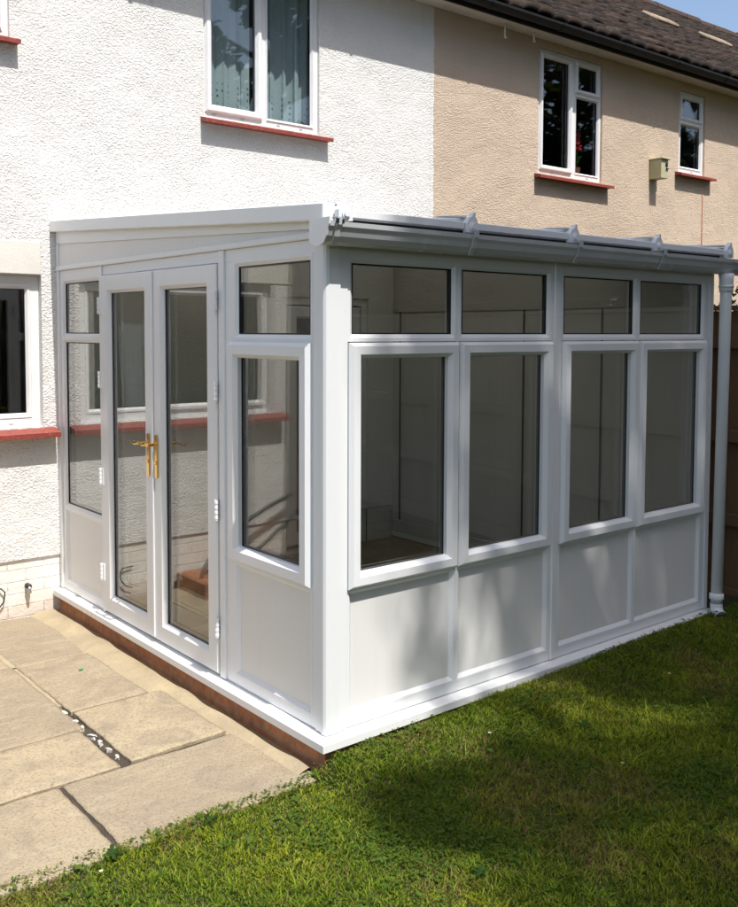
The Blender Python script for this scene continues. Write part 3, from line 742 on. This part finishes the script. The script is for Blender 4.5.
# ------------------------------------------------------------------ fence
def toned(name, boxes, mat, parent, T=WORLD):
    V = []; F = []; tn = []
    for (a0, a1, b0, b1, c0, c1) in boxes:
        m = MB(T); m.box(a0, a1, b0, b1, c0, c1, .002); k = len(V); r_ = random.random()
        V += m.v; F += [tuple(k + i for i in f) for f in m.f]; tn += [r_] * len(m.v)
    m = MB(); m.v = V; m.f = F; o = m.build(name, mat, parent)
    a = o.data.attributes.new('tone', 'FLOAT', 'POINT'); a.data.foreach_set('value', tn); return o
FX = 3.30
fe = empty('garden_fence', (FX, 0, -.1), 'timber closeboard fence beside the downpipe along the garden boundary', 'fence')
def fence_bay(x0, y0, ang, ln, mat):
    ca, sa = math.cos(ang), math.sin(ang)
    T = lambda a, b, c: (x0 + a * ca + b * sa, y0 - b * ca + a * sa, c)      # b runs towards the garden end
    bx = []; b = .06
    while b < ln - .02:
        bx.append((.0, .014 + random.uniform(0, .004), b, min(b + .096, ln), .05, 1.84 + random.uniform(-.003, .003))); b += .098
    p = toned('fence_boards', bx, mat, fe, T)
    for z in (.46, 1.00, 1.60): toned('rail', [(-.045, -.001, .06, ln, z, z + .075)], mat, p, T)
    toned('capping', [(-.03, .045, .0, ln, 1.845, 1.875)], mat, p, T)
    toned('gravel_board', [(-.012, .022, .06, ln, -.15, .045)], mat, p, T)
    toned('fence_post', [(-.07, .03, -.045, .055, -.2, 1.842)], mat, fe, T)
    return x0 + ln * sa, y0 - ln * ca
p_ = (FX, D - .06)
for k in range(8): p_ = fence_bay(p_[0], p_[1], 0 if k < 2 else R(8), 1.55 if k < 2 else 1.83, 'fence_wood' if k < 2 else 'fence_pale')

# outhouse left of the frame, seen only as a reflection in the door glass
oh = empty('outhouse', (-2.6, 2.2, G), 'low grey rendered outhouse at the left end of the white house', 'outhouse')
m = MB(); m.box(-3.4, -1.88, 1.75, D - .016, G, 2.35, .004); m.build('wall', 'outhouse_render', oh)
m = MB(); m.box(-3.5, -1.78, 1.62, D - .016, 2.351, 2.43, .01); m.build('roof', 'shed_roof', oh)
m = MB(); m.tube([(-1.85, 2.70, G), (-1.85, 2.70, 2.33)], .03, 12); m.build('waste_pipe', 'dark_hose', oh)
hs = MB(); hs.tube([(-.80, 2.62, G + .016), (-.9, 2.70, .02), (-1.1, 2.78, .20), (-1.5, 2.84, .36), (-1.75, 2.86, .44)], .016, 10); hs.tube([(-.85, 2.50, G + .014), (-1.0, 2.55, -.05), (-1.3, 2.62, .12), (-1.75, 2.75, .34)], .014, 10)
tag(hs.build('garden_hose', 'dark_hose', smooth=True), 'black hose rising along the foot of the white wall left of the view', 'hose')
st_ = MB(); st_.box(-1.62, -.80, 2.50, D - .02, G - .01, -.035, .006); tag(st_.build('brick_step', 'red_brick'), 'low red brick step against the white wall left of the view', 'step')

# ------------------------------------------------------------------ ground
def soil_z(x, y): return float(vsoil(np.array(x), np.array(y)))
def sst(t): t = np.clip(t, 0, 1); return t * t * (3 - 2 * t)
def vsoil(x, y): return -.158 + .086 * sst((x + .11) / .10) * sst((y + .42) / .30) + .022 * np.clip(x, 0, 3.3) + .004 * np.sin(x * 2.1) * np.sin(y * 1.7)
nx, ny = 90, 90
xs = np.concatenate([np.linspace(-150, -8, 12), np.linspace(-7.5, -1.1, 30), np.linspace(-1, .95, 66), np.linspace(1, 8, 40), np.linspace(9, 160, 12)]); ys = np.concatenate([np.linspace(-150, -9, 12), np.linspace(-8.5, -1.1, 30), np.linspace(-1, .3, 53), np.linspace(.4, 3.6, 20), np.linspace(4, 160, 12)])
X, Y = np.meshgrid(xs, ys); Z = vsoil(X, Y); Z = np.where((X < -.005) & (Y > -.06), -.20, Z); Z = np.where((X < 2.95) & (Y > -.03), -.20, Z); Z = np.where((X < .035) & (Y > -.05), -.20, Z); Z = np.where(Y > D - .2, -.20, Z)
n_ = len(xs); i, j = np.meshgrid(np.arange(n_ - 1), np.arange(len(ys) - 1)); a = (j * n_ + i).ravel()
tag(fast_mesh('lawn_ground', np.stack([X.ravel(), Y.ravel(), Z.ravel()], -1), np.stack([a, a + 1, a + n_ + 1, a + n_], -1), 'lawn_base'), kind='structure')

pb = MB(); pb.box(-5.5, -.016, .0, D - .0145, G - .1, G - .022); tag(pb.build('patio_bed', 'mortar_yellow'), kind='structure')
# slabs: slightly uneven riven tops. (x0,x1,y0,y1,dz)
slabs = [(-.618, -.172, 2.02, 2.915, -.006), (-.618, -.215, 1.235, 2.008, .001), (-.612, -.150, .578, 1.226, .003),
         (-1.62, -.640, 1.02, 2.02, 0), (-1.62, -.640, 2.035, 2.915, -.002), (-1.62, -.668, .560, 1.008, .001),
         (-.925, -.055, -.055, .556, -.003), (-1.90, -.943, -.055, .553, -.003),
         (-2.60, -1.635, .56, 1.40, 0), (-2.60, -1.635, 1.415, 2.915, 0), (-2.9, -1.915, -.055, .545, 0)]
V = []; F = []; tn = []
for (x0, x1, y0, y1, dz) in slabs:
    nx = max(6, int((x1 - x0) / .016)); ny = max(6, int((y1 - y0) / .016)); b = len(V); r_ = random.random(); tx, ty = random.uniform(-.004, .004), random.uniform(-.004, .004)
    ph = random.uniform(0, 9)
    def hgt(x, y): return .0022 * math.sin(x * 7 + ph) * math.sin(y * 6 + ph * 2) + .0012 * math.sin(x * 19 + y * 13 + ph)
    for j in range(ny + 1):
        for i in range(nx + 1):
            x = x0 + (x1 - x0) * i / nx; y = y0 + (y1 - y0) * j / ny
            e = i in (0, nx) or j in (0, ny)
            if e:
                jx = .0018 * math.sin(y * 21 + ph) + .0012 * math.sin(y * 67 + x * 3) + .0008 * math.sin(y * 190); jy = .0018 * math.sin(x * 19 + ph) + .0012 * math.sin(x * 71 + y) + .0008 * math.sin(x * 180)
                if i in (0, nx): x += jx
                if j in (0, ny): y += jy
            z = G + dz + hgt(x, y) + tx * (i / nx - .5) + ty * (j / ny - .5) - (.004 if e else 0)
            V.append((x, y, z)); tn.append(r_)
    for j in range(ny):
        for i in range(nx): a = b + j * (nx + 1) + i; F.append((a, a + 1, a + nx + 2, a + nx + 1))
    loop = [b + i for i in range(nx + 1)] + [b + j * (nx + 1) + nx for j in range(1, ny + 1)] + [b + ny * (nx + 1) + i for i in range(nx - 1, -1, -1)] + [b + j * (nx + 1) for j in range(ny - 1, 0, -1)]
    k = len(V)
    for v in loop: x, y, z = V[v]; V.append((x, y, G - .05)); tn.append(r_)
    n = len(loop)
    for q in range(n): F.append((loop[q], k + q, k + (q + 1) % n, loop[(q + 1) % n]))
m = MB(); m.v = V; m.f = F; po = m.build('patio_paving', 'sandstone', recalc=False)
a = po.data.attributes.new('tone', 'FLOAT', 'POINT'); a.data.foreach_set('value', tn)
for p_ in po.data.polygons: p_.use_smooth = abs(p_.normal.z) > .7
tag(po, kind='structure')
# sloping cement haunch between slabs and brick base, pointing in the tighter joints
V = []; F = []; n = 90
for i in range(n + 1):
    y = .02 + (D - .045) * i / n
    w0 = -.232 + .006 * math.sin(y * 3.1) + .004 * math.sin(y * 11) + .075 * (1 / (1 + math.exp((y - 1.22) * 60)))
    for (x, z) in ((w0, G - .012), (w0 + .05, G + .007 + .001 * math.sin(y * 31)), (-.075 + .006 * math.sin(y * 13), G + .014 + .003 * math.sin(y * 19)), (-.055 + .008 * math.sin(y * 11), G - .008), (-.0165, G - .016)): V.append((x, y, z))
for i in range(n):
    for k in range(4): a = i * 5 + k; F.append((a, a + 1, a + 6, a + 5))
m = MB(); m.v = V; m.f = F; tag(m.build('mortar_haunch', 'mortar_yellow', smooth=True), kind='structure')
m = MB()
for (x0, x1, y0, y1) in ((-1.6, -.2, 2.006, 2.022), (-.60, -.18, 1.219, 1.238), (-1.6, -.65, 1.005, 1.022), (-1.625, -1.61, .6, 2.9), (-.643, -.614, 1.35, 2.9)):
    m.box(x0, x1, y0, y1, G - .03, G - .006)
tag(m.build('joint_mortar', 'mortar_yellow'), kind='structure')
# soil showing in the open joints
m = MB(); m.box(-.660, -.612, .50, 1.33, G - .03, G - .0185); m.box(-2.0, -.03, .545, .59, G - .03, G - .0145); m.box(-.95, -.91, -.03, .545, G - .03, G - .0135); tag(m.build('joint_soil', 'soil'), kind='structure')
# white rubble in the open joint
for i, (y, ln, wd, an) in enumerate(((1.25, .075, .022, .1), (1.13, .05, .026, .5), (1.04, .045, .02, -.3), (.93, .06, .022, .3), (.84, .05, .024, -.5), (.75, .035, .02, .6), (.66, .028, .018, .1))):
    m = MB(); c_, s_ = math.cos(an), math.sin(an); pts = []
    k = 8
    for lev, (rr, zz) in enumerate(((1, -.014), (1.0, -.002), (.8, .005))):
        for q in range(k):
            t_ = 2 * math.pi * q / k; r1 = rr * random.uniform(.45, 1.25); px, py = wd * .5 * math.cos(t_) * r1, ln * .5 * math.sin(t_) * r1
            m.v.append((-.640 + px * c_ - py * s_, y + px * s_ + py * c_, G - .004 + zz))
    for lev in (0, 1):
        for q in range(k): m.f.append((lev * k + q, lev * k + (q + 1) % k, (lev + 1) * k + (q + 1) % k, (lev + 1) * k + q))
    m.f.append(tuple(range(2 * k, 3 * k)))
    ro_ = m.build('rubble_fragment', 'white_rubble')
    lab = ['longest white fragment at the far end of the open paving joint', 'broad white fragment, second from the far end of the open joint', 'slim white fragment third from the far end of the open joint', 'long white fragment in the middle of the open paving joint',
           'white fragment just nearer than the middle of the open joint', 'small white fragment second from the near end of the open joint', 'smallest white crumb at the near end of the open paving joint'][i]
    tag(ro_, lab, 'rubble', 'white rubble in the open paving joint')
m = MB(); m.box(-.372, -.348, 1.74, 1.752, G + .004, G + .009, .001); tag(m.build('plastic_scrap', 'green_plastic'), 'tiny green plastic scrap lying on the sandstone slabs', 'scrap')

# ------------------------------------------------------------------ grass
def vnoise(x, y, s, seed=0):
    r_ = np.random.default_rng(seed); tb = r_.random((64, 64)); x = x * s + 31.7; y = y * s + 17.3
    xi = np.floor(x).astype(int); yi = np.floor(y).astype(int); fx = x - xi; fy = y - yi; fx = fx * fx * (3 - 2 * fx); fy = fy * fy * (3 - 2 * fy)
    g = lambda a, b: tb[a % 64, b % 64]
    return (g(xi, yi) * (1 - fx) + g(xi + 1, yi) * fx) * (1 - fy) + (g(xi, yi + 1) * (1 - fx) + g(xi + 1, yi + 1) * fx) * fy
def grass_pts(n, x0, x1, y0, y1):
    x = rng.uniform(x0, x1, n); y = rng.uniform(y0, y1, n)
    edge = -.035 + .030 * vnoise(x, y * 0, 9, 3) + .02 * vnoise(x, y * 0, 31, 4) 
    ok = (y < np.where(x < -.06, edge + .01, -.058 - .012 * vnoise(x, x * 0, 20, 8)))
    near = (x > -.12) & (x < -.0) & (y < .03) ; ok = ok | (near & (y < .015 - (x + .12) * .6)) 
    ok &= ~((x > -.065) & (y > -.066)); return x[ok], y[ok]
gx1, gy1 = grass_pts(400000, -1.75, 3.22, -1.75, .06)
gx2, gy2 = grass_pts(60000, -3.4, 3.22, -6.5, -1.75)
gx = np.concatenate([gx1, gx2]); gy = np.concatenate([gy1, gy2]); N = len(gx)
px_, py_ = vnoise(gx, gy, 2.3, 1), vnoise(gx, gy, 6.5, 2)
patch = .6 * px_ + .4 * py_; fine = vnoise(gx, gy, 24, 5)
h = (.009 + .016 * rng.random(N) ** 1.6) * (.45 + 1.0 * patch) * (.45 + 1.1 * fine)
edgeband = np.exp(-((gy + .04) / .05) ** 2) * (gx < .0); h *= 1 + .8 * edgeband * rng.random(N)
long_ = (rng.random(N) < .010) & (gy < -.16); h = np.where(long_, h * 2.2, h)
wd = rng.uniform(.0013, .0030, N) * (1 + .3 * (gy < -1.75)); ang = rng.uniform(0, 2 * np.pi, N); lean = rng.uniform(.2, 1.5, N); la = rng.uniform(0, 2 * np.pi, N)
bx, by, bz = gx, gy, vsoil(gx, gy) + .0
ca, sa = np.cos(ang) * wd, np.sin(ang) * wd; lx, ly = np.cos(la) * lean * h, np.sin(la) * lean * h
P0 = np.stack([bx - ca, by - sa, bz], -1); P1 = np.stack([bx + ca, by + sa, bz], -1)
P2 = np.stack([bx + ca * .8 + lx * .35, by + sa * .8 + ly * .35, bz + h * .62], -1); P3 = np.stack([bx - ca * .8 + lx * .35, by - sa * .8 + ly * .35, bz + h * .62], -1)
P4 = np.stack([bx + ca * .1 + lx, by + sa * .1 + ly, bz + h], -1); P5 = np.stack([bx - ca * .1 + lx, by - sa * .1 + ly, bz + h], -1)
V = np.stack([P0, P1, P2, P3, P4, P5], 1).reshape(-1, 3); b = np.arange(N) * 6
F = np.concatenate([np.stack([b, b + 1, b + 2, b + 3], -1), np.stack([b + 3, b + 2, b + 4, b + 5], -1)])
green = np.array([.140, .215, .016]); yel = np.array([.42, .43, .030]); dry = np.array([.33, .245, .08]); dk = np.array([.045, .10, .012])
r1 = rng.random(N)[:, None]; c_ = green * (1 - r1) + np.array([.25, .32, .022]) * r1
wy = np.clip((vnoise(gx, gy, 3.1, 11) - .30) * 2.4, 0, 1)[:, None] * rng.random(N)[:, None]; c_ = c_ * (1 - wy) + yel * wy
wdry = (rng.random(N) < .07 + .5 * np.clip((vnoise(gx, gy, 3.7, 12) - .52) * 3, 0, 1))[:, None]; c_ = np.where(wdry, dry * rng.uniform(.6, 1.15, (N, 1)), c_)
wk = (rng.random(N) < .22)[:, None]; c_ = np.where(wk & ~wdry, dk, c_)
tint = np.repeat(np.concatenate([c_, np.ones((N, 1))], 1), 6, axis=0)
tag(fast_mesh('lawn_grass', V, F, 'grass', tint=tint), 'short mown lawn grass, patchy green and straw coloured', 'grass', kind='stuff')
# broad-leaved weeds and clover woven through the lawn
def leaves_cloud(cx, cy, cz, nrm_up, size, tone, name, mat, **k):
    """small oval leaves: arrays of centres, per-leaf size"""
    n = len(cx); a = rng.uniform(0, 2 * np.pi, n); tl = rng.uniform(-.9, .9, n) * (1 - nrm_up); rl = rng.uniform(-.7, .7, n)
    u = np.stack([np.cos(a) * np.cos(tl), np.sin(a) * np.cos(tl), np.sin(tl)], -1)
    w_ = np.stack([-np.sin(a) * np.cos(rl), np.cos(a) * np.cos(rl), np.sin(rl)], -1)
    C_ = np.stack([cx, cy, cz], -1); s = size[:, None]
    P = [C_ - u * s * .5, C_ - u * s * .1 + w_ * s * .30, C_ + u * s * .5, C_ - u * s * .1 - w_ * s * .30]
    V = np.stack(P, 1).reshape(-1, 3); b = np.arange(n) * 4
    return V, np.stack([b, b + 1, b + 2, b + 3], -1), np.repeat(tone, 4)
wx, wy_ = grass_pts(90000, -1.7, 3.2, -1.75, .06)
dens = vnoise(wx, wy_, 5, 21) * .6 + vnoise(wx, wy_, 14, 22) * .4; eb = np.exp(-((wy_ + .03) / .05) ** 2) * (wx < 0)
keep = rng.random(len(wx)) < np.clip((dens - .47) * 3.2, 0, 1) + .5 * eb; wx, wy_ = wx[keep], wy_[keep]; n = len(wx)
sz = rng.uniform(.007, .019, n) * (1 + 1.0 * (rng.random(n) < .06))
V, F, tn = leaves_cloud(wx, wy_, vsoil(wx, wy_) + rng.uniform(.010, .032, n), .5, sz, rng.random(n), '', '')
tag(fast_mesh('lawn_weeds', V, F, 'clover', tone=tn), 'clover and broad-leaved weeds growing through the lawn', 'weeds', kind='stuff')
# a few rosettes of dock / dandelion leaves along the paving edge
ros = [(-.98, -.060, .042, 'leafy weed rosette at the paving edge beside the soil-filled joint'), (-.60, -.075, .036, 'leafy weed rosette at the paving edge midway to the conservatory corner'), (1.15, -.45, .045, 'leafy weed rosette in the middle of the shaded lawn'), (-.05, -.95, .04, 'leafy weed rosette in the lit foreground lawn')]
for (x, y, s_, lab) in ros:
    m = MB(); z = soil_z(x, y)
    for k in range(9):
        a = k * 2.4 + random.uniform(-.3, .3); l_ = s_ * random.uniform(.7, 1.2); c_, n__ = math.cos(a), math.sin(a); hgt_ = random.uniform(.3, .7)
        prev = None
        for q in range(6):
            t_ = q / 5; w2 = s_ * .16 * math.sin(math.pi * min(1, t_ * .9 + .08)) + .001; r_ = l_ * t_; zz = z + .012 + l_ * hgt_ * math.sin(t_ * 2.4) * .7
            cur = [(x + c_ * r_ - n__ * w2, y + n__ * r_ + c_ * w2, zz + .003), (x + c_ * r_ + n__ * w2, y + n__ * r_ - c_ * w2, zz + .003)]
            b = len(m.v); m.v += cur
            if prev is not None: m.f.append((b - 2, b - 1, b + 1, b))
            prev = cur
    tag(m.build('weed_rosette', 'leaf', recalc=False, smooth=True), lab, 'weed', 'leafy weeds')
for i, (x, y, lab) in enumerate(((.69, -.29, 'white daisy in the shaded lawn in front of the second window'), (-1.06, -.15, 'white daisy in the grass near the paving edge at lower left'), (1.95, -.38, 'white daisy far back in the shaded lawn towards the downpipe'), (.96, -.80, 'white daisy lowest and rightmost in the shaded lawn'))):
    z = soil_z(x, y) + .030; da = empty('daisy', (x, y, z - .03), lab, 'flower', 'daisies in the lawn')
    m = MB()
    for k in range(12):
        a = k * math.pi / 6; m.q((x, y, z), (x + .006 * math.cos(a - .2), y + .006 * math.sin(a - .2), z + .002), (x + .0075 * math.cos(a), y + .0075 * math.sin(a), z + .003), (x + .006 * math.cos(a + .2), y + .006 * math.sin(a + .2), z + .002))
    m.build('petals', 'petal_white', da, recalc=False)
    m = MB(); m.tube([(x, y, z), (x, y, z + .003)], .0028, 8); m.build('flower_centre', 'daisy_eye', da)

# ------------------------------------------------------------------ trees and shrub
def blob_leaves(cx, cy, cz, rx, n, size):
    p = rng.normal(0, 1, (n, 3)); p /= np.linalg.norm(p, axis=1)[:, None]; p *= (rng.random(n) ** .45)[:, None] * rx
    return cx + p[:, 0], cy + p[:, 1], cz + p[:, 2] * .8
def make_tree(loc, h, clumps, label, nleaf=140, lsize=.07, group='garden trees', mat='leaf', name='garden_tree', heart=0):
    x0, y0, z0 = loc; tr = empty(name, loc, label, 'tree', group)
    m = MB(); m.tube([(x0, y0, z0 - .1), (x0 + .03, y0, z0 + h * .25), (x0 - .05, y0 + .04, z0 + h * .55), (x0, y0, z0 + h * .85)], [h * .028, h * .02, h * .012, h * .004], 12)
    m.build('trunk', 'bark', tr, smooth=True)
    lb = MB(); P = [[], [], []]
    for i, (cx, cy, cz, r_, *dn) in enumerate(clumps):
        cx_, cy_, cz_ = blob_leaves(cx, cy, cz, r_, max(3, int(nleaf * r_ * r_ * 9 * (dn[0] if dn else 1))), 0); P[0].append(cx_); P[1].append(cy_); P[2].append(cz_)
        if i % 3 == 0:
            zt = z0 + max(h * .22, min(h * .75, (cz - z0) - math.hypot(cx - x0, cy - y0) * .5)); mid = ((x0 + cx) / 2, (y0 + cy) / 2, (zt + cz) / 2 + .1)
            lb.tube([(x0, y0, zt), mid, (cx, cy, cz)], [h * .008, h * .005, .008], 6)
    lb.build('limbs', 'bark', tr)
    X, Y, Z = (np.concatenate(a) for a in P); n = len(X)
    sz_ = rng.uniform(.7, 1.3, n) * lsize
    if heart: sz_ = np.where(rng.random(n) < heart, sz_ * 3, sz_)
    V, F, tn = leaves_cloud(X, Y, Z, 0, sz_, rng.random(n), '', '')
    fast_mesh('crown', V, F, mat, tr, tone=tn); return tr
K = .5317   # cot(62 deg): how far a shadow travels down-sun per metre of height
# shade tree: its crown stands where its shadow falls on the lawn and the right part of the front
cl = []
def canopy(n, gen, dens):
    k0 = len(cl); tries = 0
    while len(cl) < k0 + n and tries < 30000:
        tries += 1
        sx, sy, r_ = gen(); cz = random.uniform(10.5, 15.0)
        left = .16 + r_ * .8 if sy > .04 else (.68 + r_ if sy > -.26 - r_ * .7 else (-.24 + r_ if sy > -.8 else -.20 + r_ + (sy + .8) * .45))
        if sx < left or sy > 2.1 - r_: continue
        cl.append((sx - .02 * (cz - G), sy - K * (cz - G), cz, r_, dens))
canopy(210, lambda: (random.uniform(-.3, 5.4), random.uniform(-4.0, -.2), random.uniform(.26, .46)), .24)
canopy(150, lambda: (random.uniform(-.3, 3.2), random.uniform(-2.4, -.2), random.uniform(.13, .24)), .8)
canopy(70, lambda: (random.uniform(.2, 5.0), random.uniform(-.1, 1.5), random.uniform(.24, .40)), .32)
canopy(70, lambda: (random.uniform(.1, 3.2), random.uniform(-.1, 1.5), random.uniform(.12, .22)), .9)
canopy(70, lambda: (random.uniform(-.2, .7), random.uniform(-.80, -.34), random.uniform(.12, .20)), 1.1)
canopy(130, lambda: (random.uniform(.2, 4.6), random.uniform(.85, 1.9), random.uniform(.18, .32)), 1.0)
make_tree((3.0, -7.6, -.15), 15, cl, 'tall broad leafy tree behind the camera whose shade falls over the lawn', 130, .085)
# soft edge: a few sparse outer twigs
# far row, reflected in upstairs windows; very tall ones added to block south sky
for (x, y, h_, w_, lab) in ((10.0, -9.5, 10.5, 3.2, 'dense tree at the end of the garden, left of the tallest'), (3.0, -9.0, 13.0, 3.2, 'very tall dense tree added to block sky at the near side of the hedge line'), (15.0, -5.0, 10.5, 2.5, 'dense tree across the next garden, tallest of the row'), (.5, -10.6, 12.5, 3.4, 'very tall dense sky-blocking tree added in the hedge line straight behind the lawn'), (5.6, -11.2, 12.0, 3.4, 'very tall dense tree added to screen the sky in the hedge line, next to the timber fence'), (-4.5, -11.5, 11.0, 2.8, 'tall dense tree in the hedge line, farthest left'), (22, -6.5, 7.6, 3.0, 'wide tree beyond the next garden, farthest right')):
    c = []
    while len(c) < 70:
        a, b, d_ = (random.uniform(-1, 1) for _ in range(3))
        if a * a + b * b + d_ * d_ < 1: c.append((x + a * w_, y + b * w_, h_ * .62 + d_ * h_ * .36, random.uniform(.45, .8)))
    make_tree((x, y, -.15), h_, c, lab, 50, .17, mat='leaf_dark', heart=.2)
def hedge(x0, x1, y0, y1, h_, n, lab):
    he = empty('garden_hedge', ((x0 + x1) / 2, (y0 + y1) / 2, -.15), lab, 'hedge', 'tall hedges around the garden')
    p = rng.random((n, 3)); f = rng.integers(0, 5, n); d_ = rng.random(n) ** 2 * .35
    X = x0 + p[:, 0] * (x1 - x0); Y = y0 + p[:, 1] * (y1 - y0); top = h_ + .35 * (vnoise(X, Y, .9, 31) - .5) + .2 * (vnoise(X, Y, 4, 32) - .5); Z = -.1 + p[:, 2] * top
    bul = .25 * (vnoise(X + Y, Z, 1.6, 33) - .3)
    X = np.where(f == 0, x0 + d_ - bul, X); X = np.where(f == 1, x1 - d_ + bul, X); Y = np.where(f == 2, y0 + d_ - bul, Y); Y = np.where(f == 3, y1 - d_ + bul, Y); Z = np.where(f == 4, top - d_, Z)
    q = int(n * .12); Xc = rng.uniform(x0 + .3, x1 - .3, q); Yc = rng.uniform(y0 + .3, y1 - .3, q); Zc = rng.uniform(0, h_ - .35, q)
    X = np.append(X, Xc); Y = np.append(Y, Yc); Z = np.append(Z, Zc); sz_ = np.append(rng.uniform(.05, .11, n), rng.uniform(.25, .5, q))
    V, F, tn = leaves_cloud(X, Y, Z, 0, sz_, rng.random(n + q), '', ''); fast_mesh('foliage', V, F, 'leaf_dark', he, tone=tn)
    m = MB(); L_ = max(x1 - x0, y1 - y0); k = int(L_ / .6)
    for q in range(k):
        t_ = (q + .5) / k; cx, cy = ((x0 + (x1 - x0) * t_), (y0 + y1) / 2) if x1 - x0 > y1 - y0 else ((x0 + x1) / 2, y0 + (y1 - y0) * t_)
        m.tube([(cx, cy, -.2), (cx + .05, cy, h_ * .5), (cx - .05, cy + .05, h_ * .85)], [.05, .035, .01], 6)
    m.build('stems', 'bark', he)
hedge(5.0, 6.3, -11, .2, 3.9, 80000, 'tall dark hedge beyond the timber fence, running away from the house')
hedge(-3.5, 4.9, -12.6, -11.4, 3.6, 40000, 'tall dark hedge added across the far end of the garden to block sky')  # unseen hedge, added to cut the sky light reaching the front
# shrub with red flowers behind the fence, right of the downpipe
sh = empty('flowering_shrub', (4.0, .35, -.1), 'dark leafy shrub with red flowers showing above the fence at right', 'shrub')
m = MB()
for k in range(5): m.tube([(4.0, .35, -.1), (4.0 + random.uniform(-.2, .2), .35 + random.uniform(-.1, .2), .9), (4.0 + random.uniform(-.4, .4), .4 + random.uniform(-.3, .3), 1.9)], [.025, .018, .006], 6)
m.build('stems', 'bark', sh)
X, Y, Z = [], [], []
for k in range(30):
    a_, b_, c_ = blob_leaves(4.0 + random.uniform(-.55, .9), .55 + random.uniform(-.45, .75), random.uniform(.7, 1.98), .22, 170, 0); X.append(a_); Y.append(b_); Z.append(c_)
X, Y, Z = map(np.concatenate, (X, Y, Z)); n = len(X); V, F, tn = leaves_cloud(X, Y, Z, 0, rng.uniform(.03, .07, n), rng.random(n), '', ''); fast_mesh('foliage', V, F, 'leaf_dark', sh, tone=tn)
n = 260; q = rng.integers(0, len(X), n); V, F, tn = leaves_cloud(X[q], Y[q] - .02, Z[q] + .03, 0, rng.uniform(.03, .06, n), rng.random(n), '', ''); fast_mesh('blossom', V, F, 'petal_red', sh, tone=tn)

# ------------------------------------------------------------------ light, sky, camera
SUN_EL = 62.0
wd_ = bpy.data.worlds.new('World'); scn.world = wd_; wd_.use_nodes = True; nt = wd_.node_tree
sk = nt.nodes.new('ShaderNodeTexSky'); sk.sky_type = 'NISHITA'; sk.sun_disc = False; sk.sun_elevation = R(SUN_EL); sk.sun_rotation = R(180); sk.air_density = 1.0; sk.dust_density = 2.5; sk.ozone_density = 1.0
bg = nt.nodes['Background']; nt.links.new(sk.outputs[0], bg.inputs[0]); bg.inputs[1].default_value = .14
ld = bpy.data.lights.new('sun', 'SUN'); ld.energy = 4.3; ld.angle = R(.55); ld.color = (1, .97, .925)
lo = bpy.data.objects.new('sun', ld); col.objects.link(lo)
dirv = Vector((.02, math.cos(R(SUN_EL)), -math.sin(R(SUN_EL)))); lo.rotation_euler = dirv.to_track_quat('-Z', 'Y').to_euler(); lo.location = (0, -10, 18)

cam = bpy.data.cameras.new('camera'); co = bpy.data.objects.new('camera', cam); col.objects.link(co); scn.camera = co
F_PX, YAW, PIT, ROLL, POS, CYO = 935.73, R(39.2041), R(3.11165), R(.18239), Vector((-2.30588, -3.10539, 1.70550)), -71.753
f_ = Vector((math.sin(YAW) * math.cos(PIT), math.cos(YAW) * math.cos(PIT), -math.sin(PIT))); r_ = Vector((math.cos(YAW), -math.sin(YAW), 0)); u_ = r_.cross(f_)
r2 = r_ * math.cos(ROLL) + u_ * math.sin(ROLL); u2 = -r_ * math.sin(ROLL) + u_ * math.cos(ROLL)
co.matrix_world = Matrix(((r2.x, u2.x, -f_.x, POS.x), (r2.y, u2.y, -f_.y, POS.y), (r2.z, u2.z, -f_.z, POS.z), (0, 0, 0, 1)))
cam.sensor_fit = 'VERTICAL'; cam.sensor_height = 36; cam.sensor_width = 36; cam.lens = F_PX / 907 * 36; cam.shift_y = CYO / 907; cam.clip_start = .05; cam.clip_end = 600
scn.view_settings.view_transform = 'Standard'; scn.view_settings.look = 'None'; scn.view_settings.gamma = 1; scn.view_settings.exposure = .5; scn.view_settings.use_curve_mapping = False
scn.render.engine = 'CYCLES'; scn.cycles.max_bounces = 6; scn.cycles.diffuse_bounces = 3; scn.cycles.caustics_reflective = False; scn.cycles.caustics_refractive = False; scn.cycles.transparent_max_bounces = 12; scn.cycles.glossy_bounces = 4
scn.render.resolution_x = 833; scn.render.resolution_y = 1024
